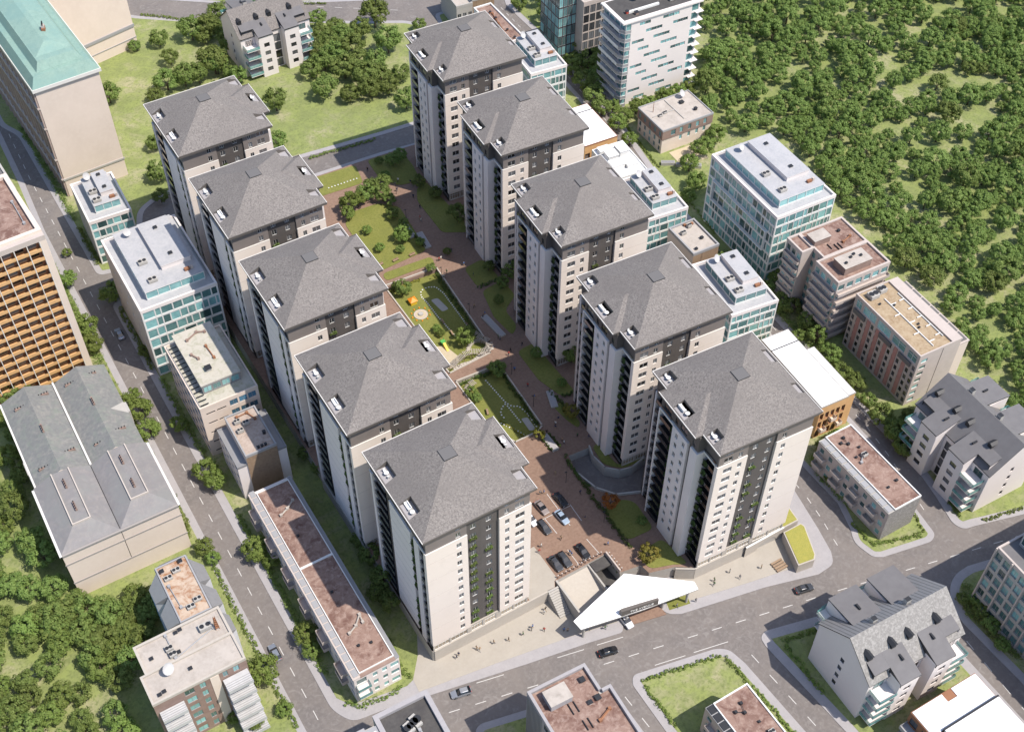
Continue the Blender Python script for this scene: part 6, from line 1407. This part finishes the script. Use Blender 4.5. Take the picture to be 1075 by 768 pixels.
def car(paint, x, y, rz, label, z=.0, kind='sedan', group='cars'):
    t = thing('parked_car' if z > 1 else 'car', label, 'car', (x, y, z), rz, group)
    key = ('car', paint, kind)
    if key not in WIN:
        b = MB(); loft(b, [(-2.25, .62, .6, .38, .62), (-2.1, .82, .74, .26, .74), (-1.2, .9, .82, .22, .9), (-.9, .9, .84, .22, .94), (1.3, .9, .84, .22, .98), (1.95, .87, .78, .26, .98 if kind != 'sedan' else .95), (2.22, .68, .62, .36, .72)], paint)
        g = MB(); yb = 1.55 if kind == 'sedan' else 2.05
        loft(g, [(-1.0, .8, .76, .9, .93), (-.25, .8, .62, .9, 1.40), (.2, .8, .62, .9, 1.44), (yb-.65, .8, .6, .9, 1.42), (yb, .78, .72, .9, .98)], 'carglass')
        r_ = MB(); loft(r_, [(-.22, .56, .55, 1.38, 1.425), (.2, .57, .56, 1.40, 1.47), (yb-.62, .55, .54, 1.38, 1.45)], paint)
        for q in ((-.62, -.2), (.62, -.2)): pass
        WIN[key] = (b.mesh('body'), g.mesh('cabin_glass'), r_.mesh('roof'))
    bm_, gm, rm = WIN[key]
    link('body', bm_, t); link('cabin_glass', gm, t); link('roof', rm, t)
    for sx in (-.82, .82):
        for sy in (-1.38, 1.38): link('wheel', WHEEL, t, (sx, sy, .33))
    for sx in (-.55, .55): link('headlight', LAMPM, t, (sx, -2.14, .62)); link('tail_light', TAILM, t, (sx, 2.12, .76))
    return t
aF = math.atan2(-.2185, 1)
car('carblack', 33.9, -16.6, aF+R(90), 'black car driving on the front road in front of the canopy')
car('cargrey', 80.6, -26.3, aF+R(90), 'dark grey car driving past the front right tower')
car('carsilver', 2.0, -8.6, aF+R(-90), 'silver car driving on the front road below the front left tower', kind='hatch')
p = at(126, 352); car('carsilver', p.x, p.y, R(180), 'silver car on the shaded stretch of the left street')
p = at(289, 686); car('carsilver', p.x, p.y, R(180), 'silver car on the left street beside the long apartment row', kind='hatch')
car('carwhite', 41.6, -12.3, aF+R(12), 'white car coming out from under the white canopy', .19)
car('carwhite', -13.6, -8.2, aF+R(90), 'pale car at the bottom corner of the left street', 0)
for x, y, m_, k, lb in ((40.2, 20.6, 'carbeige', 'sedan', 'champagne parked car in the sunny rear bay'), (45.2, 20.2, 'carblack', 'sedan', 'black parked car in the shaded rear bay'), (42.8, 15.9, 'carblue', 'sedan', 'pale blue parked car in the middle bay'), (37.8, 15.7, 'cargrey', 'hatch', 'dark parked car next to the pale blue one'), (36.3, 19.2, 'carwhite', 'hatch', 'white parked car half hidden by the front left tower'), (34.8, 6.0, 'cargrey', 'sedan', 'graphite parked car nearest the beige terrace'), (37.1, 5.9, 'cargrey', 'hatch', 'dark parked car beside the graphite one'), (41.8, 5.6, 'carblack', 'sedan', 'black parked car alone by the garage drive wall')):
    car(m_, x, y, R(4) if y > 10 else R(2), lb, 4.0, k, 'cars in the visitor parking')
b = MB()
for x0, y0, x1, y1 in ((43.6, 23.6, 43.4, 13.2), (46.6, 18.2, 46.4, 13), (38.8, 17.9, 46.4, 17.9), (39.6, 12.9, 39.4, 18), (44.6, 8.2, 44.9, 3.4), (39.3, 8, 39.3, 3.4)):
    L = math.hypot(x1-x0, y1-y0); nx, ny = -(y1-y0)/L*.07, (x1-x0)/L*.07; b.face([(x0-nx, y0-ny, 4.008), (x1-nx, y1-ny, 4.008), (x1+nx, y1+ny, 4.008), (x0+nx, y0+ny, 4.008)], 'line')
b.build('bay_markings')['kind'] = 'structure'
# bollards round the garage drive
BO = MB(); BO.tube((0, 0, 0), (0, 0, 1.0), .12, 'brown', 8); BO.tube((0, 0, 1.0), (0, 0, 1.12), .17, 'stone', 8); BOM = BO.mesh('bollard')
for k in range(12): tag(link('bollard', BOM, None, (33.4+1.06*k, 2.75+.02*k, 4.0)), 'brown bollard in the row along the front edge of the parking', 'bollard', 'bollards along the front of the parking')
for k in range(6): tag(link('bollard', BOM, None, (46.6+.02*k, 1.9-.95*k, 4.0)), 'brown bollard in the row beside the garage drive', 'bollard', 'bollards beside the garage drive')
# benches and small planters on the promenade
b = MB(); b.tube((0, 0, 0), (0, 0, .5), .9, 'conc', 12, 1.1); PLB = b.mesh('planter')
# ------------------------------------------------------------------ people
def person_mesh(pose):
    sw, bend = pose
    V = [(0, 0, .95), (0, 0, 1.2), (0, -.01, 1.42), (0, -.01, 1.52), (0, -.03, 1.66), (0, -.02, 1.74),
         (.19, 0, 1.40), (.25, .12*sw, 1.14), (.26, .02*sw-.12*abs(sw), .9), (-.19, 0, 1.40), (-.25, -.12*sw, 1.14), (-.26, -.2*sw, .9),
         (.1, 0, .88), (.11, -.16*sw, .5), (.12, -.2*sw+.08*abs(sw), .08), (.12, -.2*sw-.1, .04), (-.1, 0, .88), (-.11, .12*sw, .5), (-.12, .34*sw, .1), (-.12, .34*sw-.12, .05)]
    E = [(0, 1), (1, 2), (2, 3), (3, 4), (4, 5), (2, 6), (6, 7), (7, 8), (2, 9), (9, 10), (10, 11), (0, 12), (12, 13), (13, 14), (14, 15), (0, 16), (16, 17), (17, 18), (18, 19)]
    rad = [.14, .13, .14, .055, .10, .07, .07, .05, .035, .07, .05, .035, .10, .07, .045, .035, .10, .07, .045, .035]
    me = bpy.data.meshes.new('person'); me.from_pydata(V, E, []); o = bpy.data.objects.new('tmp', me); COL.objects.link(o)
    md = o.modifiers.new('s', 'SKIN'); sv = me.skin_vertices[0].data
    for i, r_ in enumerate(rad): sv[i].radius = (r_*(1.25 if i in (0, 1, 2) else 1), r_)
    sv[0].use_root = True; o.modifiers.new('d', 'SUBSURF').levels = 1
    dg = bpy.context.evaluated_depsgraph_get(); dg.update(); m2 = bpy.data.meshes.new_from_object(o.evaluated_get(dg)); bpy.data.objects.remove(o); return m2
PM = [person_mesh(p_) for p_ in ((1, 0), (.2, 0), (-1, 0))]
CLN = {'cwhite': 'white', 'navy': 'navy', 'cred': 'red', 'cblue': 'blue', 'cblack': 'black', 'cgrey': 'grey', 'ctan': 'tan', 'cgreen': 'green'}
PC = {}
def person(x, y, z, label, top, bot, pose=0, rz=None, group='people'):
    k = (top, bot, pose)
    if k not in PC:
        me = PM[pose].copy(); me.materials.clear()
        for m_ in (top, bot, 'skin', 'cblack'): me.materials.append(M[m_])
        for p in me.polygons:
            c = p.center
            p.material_index = (3 if (c.z > 1.69 or (c.z > 1.6 and c.y > -.02)) else 2) if c.z > 1.5 else (1 if c.z < .93 and abs(c.x) < .21 else (2 if c.z < 1.0 and abs(c.x) > .2 else 0))
            if c.z < .1: p.material_index = 3
            p.use_smooth = True
        PC[k] = me
    return tag(link('person', PC[k], None, (x, y, z), rr.uniform(0, 6.28) if rz is None else rz), label, 'person', group)
tops = list(CLN); used = {}
def crowd(pts, z, place, group):
    order = sorted(pts)
    ordn = ['first', 'second', 'third', 'fourth', 'fifth', 'sixth', 'seventh', 'eighth', 'ninth', 'tenth', 'eleventh', 'twelfth', 'thirteenth', 'fourteenth', 'fifteenth', 'sixteenth', 'seventeenth', 'eighteenth', 'nineteenth', 'twentieth']
    for i, (x, y) in enumerate(order):
        a = rr.choice(tops); c = rr.choice(('navy', 'cblack', 'cgrey', 'ctan'))
        person(x, y, z, f'person in {CLN[a]} top and {CLN[c]} trousers, {ordn[i]} from the left {place}', a, c, rr.randrange(3), group=group)
crowd([(5.2, -1.0), (5.9, -.7), (10.0, -1.4), (10.4, -2), (13.9, -2.1), (17.0, -3.2), (20.4, -3.6), (22.6, -3.6), (23.1, -3.2), (24.9, -5.1), (27.2, -1.4), (27.9, -.9), (28.6, -7.4), (29.2, -7.9), (33.7, -9.8), (36.6, -11.6), (37.2, -11.2)], .18, 'on the beige promenade', 'people on the promenade')
crowd([(53.4, -15.2), (57.8, -16.3), (63.9, -15.0), (69.0, -14.2), (70.0, -16.6), (75.9, -17.0), (64.6, -14.2)], .18, 'on the right plaza', 'people on the right plaza')
P3 = [((598, 581)), ((589, 566)), ((571, 518)), ((567, 519)), ((568, 574)), ((566, 580)), ((638, 572)), ((614, 545)), ((609, 518)), ((600, 583)), ((612, 590))]
crowd([tuple(at(*q, 4)[:2]) for q in P3], 4.0, 'in the visitor parking', 'people in the parking')
P4 = [(590, 463), (592, 466), (574, 455), (572, 461), (618, 460), (606, 458), (583, 446), (583, 450), (586, 441), (583, 498)]
crowd([tuple(at(*q, 4)[:2]) for q in P4], 4.0, 'near the car ramp', 'people on the front courtyard path')
P5 = [(540, 389), (561, 418), (554, 406), (536, 369), (548, 363), (523, 355), (525, 357), (534, 373), (498, 323), (507, 334), (509, 331)]
crowd([tuple(at(*q, 4)[:2]) for q in P5], 4.0, 'on the middle courtyard path', 'people on the middle courtyard path')
P6 = [(461, 274), (463, 273), (469, 287), (466, 292), (441, 219), (441, 230), (434, 208), (417, 201), (431, 193), (418, 191), (386, 180), (369, 207), (368, 206), (487, 279), (497, 290), (474, 265), (442, 233)]
crowd([tuple(at(*q, 4)[:2]) for q in P6], 4.0, 'on the rear courtyard path', 'people on the rear courtyard path')
# cyan screens of the bridge parapet by the rear road
for k, (x0, x1, y, lb) in enumerate(((48, 60, 160.2, 'cyan glass parapet along the rear road left of the bridge path'), (63, 70, 159.2, 'cyan glass parapet along the rear road right of the bridge path'))):
    b = MB()
    for i in range(int((x1-x0)/1.5)): b.box(x0+1.5*i, x0+1.5*i+1.45, -.03, .03, 0, 1.2, 'pool'); b.box(x0+1.5*i-.03, x0+1.5*i, -.06, .06, 0, 1.25, 'anth')
    tag(b.build('glass_parapet', None, (0, y, .17)), lb, 'parapet')
# courtyard lamp posts
LP = MB(); LP.tube((0, 0, 0), (0, 0, 4.2), .07, 'anth', 6, .05); LP.box(-.5, .1, -.12, .12, 4.2, 4.3, 'anth'); LPM = LP.mesh('street_lamp')
for x, y in ((57.6, 100), (57.2, 84), (55.9, 60), (55, 48), (49.2, 24), (50.6, 10), (60.4, 126), (63.4, 138)): tag(link('street_lamp', LPM, None, (x, y, 4.0)), 'slim dark lamp post along the brick courtyard path', 'lamp post', 'lamp posts along the courtyard path')
bc = MB(); bc.box(-.9, .9, -.25, .25, .38, .46, 'wood'); bc.box(-.9, .9, .2, .27, .46, .85, 'wood')
for sx in (-.75, .75): bc.box(sx-.05, sx+.05, -.22, .22, 0, .38, 'anth')
BCH = bc.mesh('bench')
for x, y, r_, z, lb in ((50.4, 86.5, 84, 2.6, 'wooden bench in the middle of the playground garden'), (50.4, 81.5, 84, 2.6, 'wooden bench at the front of the playground garden'), (55.6, 82, 94, 2.6, 'wooden bench on the shaded side of the playground garden'), (45.5, 113.2, 5, 4.12, 'wooden bench at the left front edge of the rear lawn'), (50, 112.6, 5, 4.12, 'wooden bench at the middle front edge of the rear lawn'), (55, 112.2, 5, 4.12, 'wooden bench at the right front edge of the rear lawn'), (44.6, 53, 70, 2.9, 'wooden bench on the sunny side of the oval-path garden')):
    tag(link('bench', BCH, None, (x, y, z), R(r_)), lb, 'bench', 'wooden garden benches')
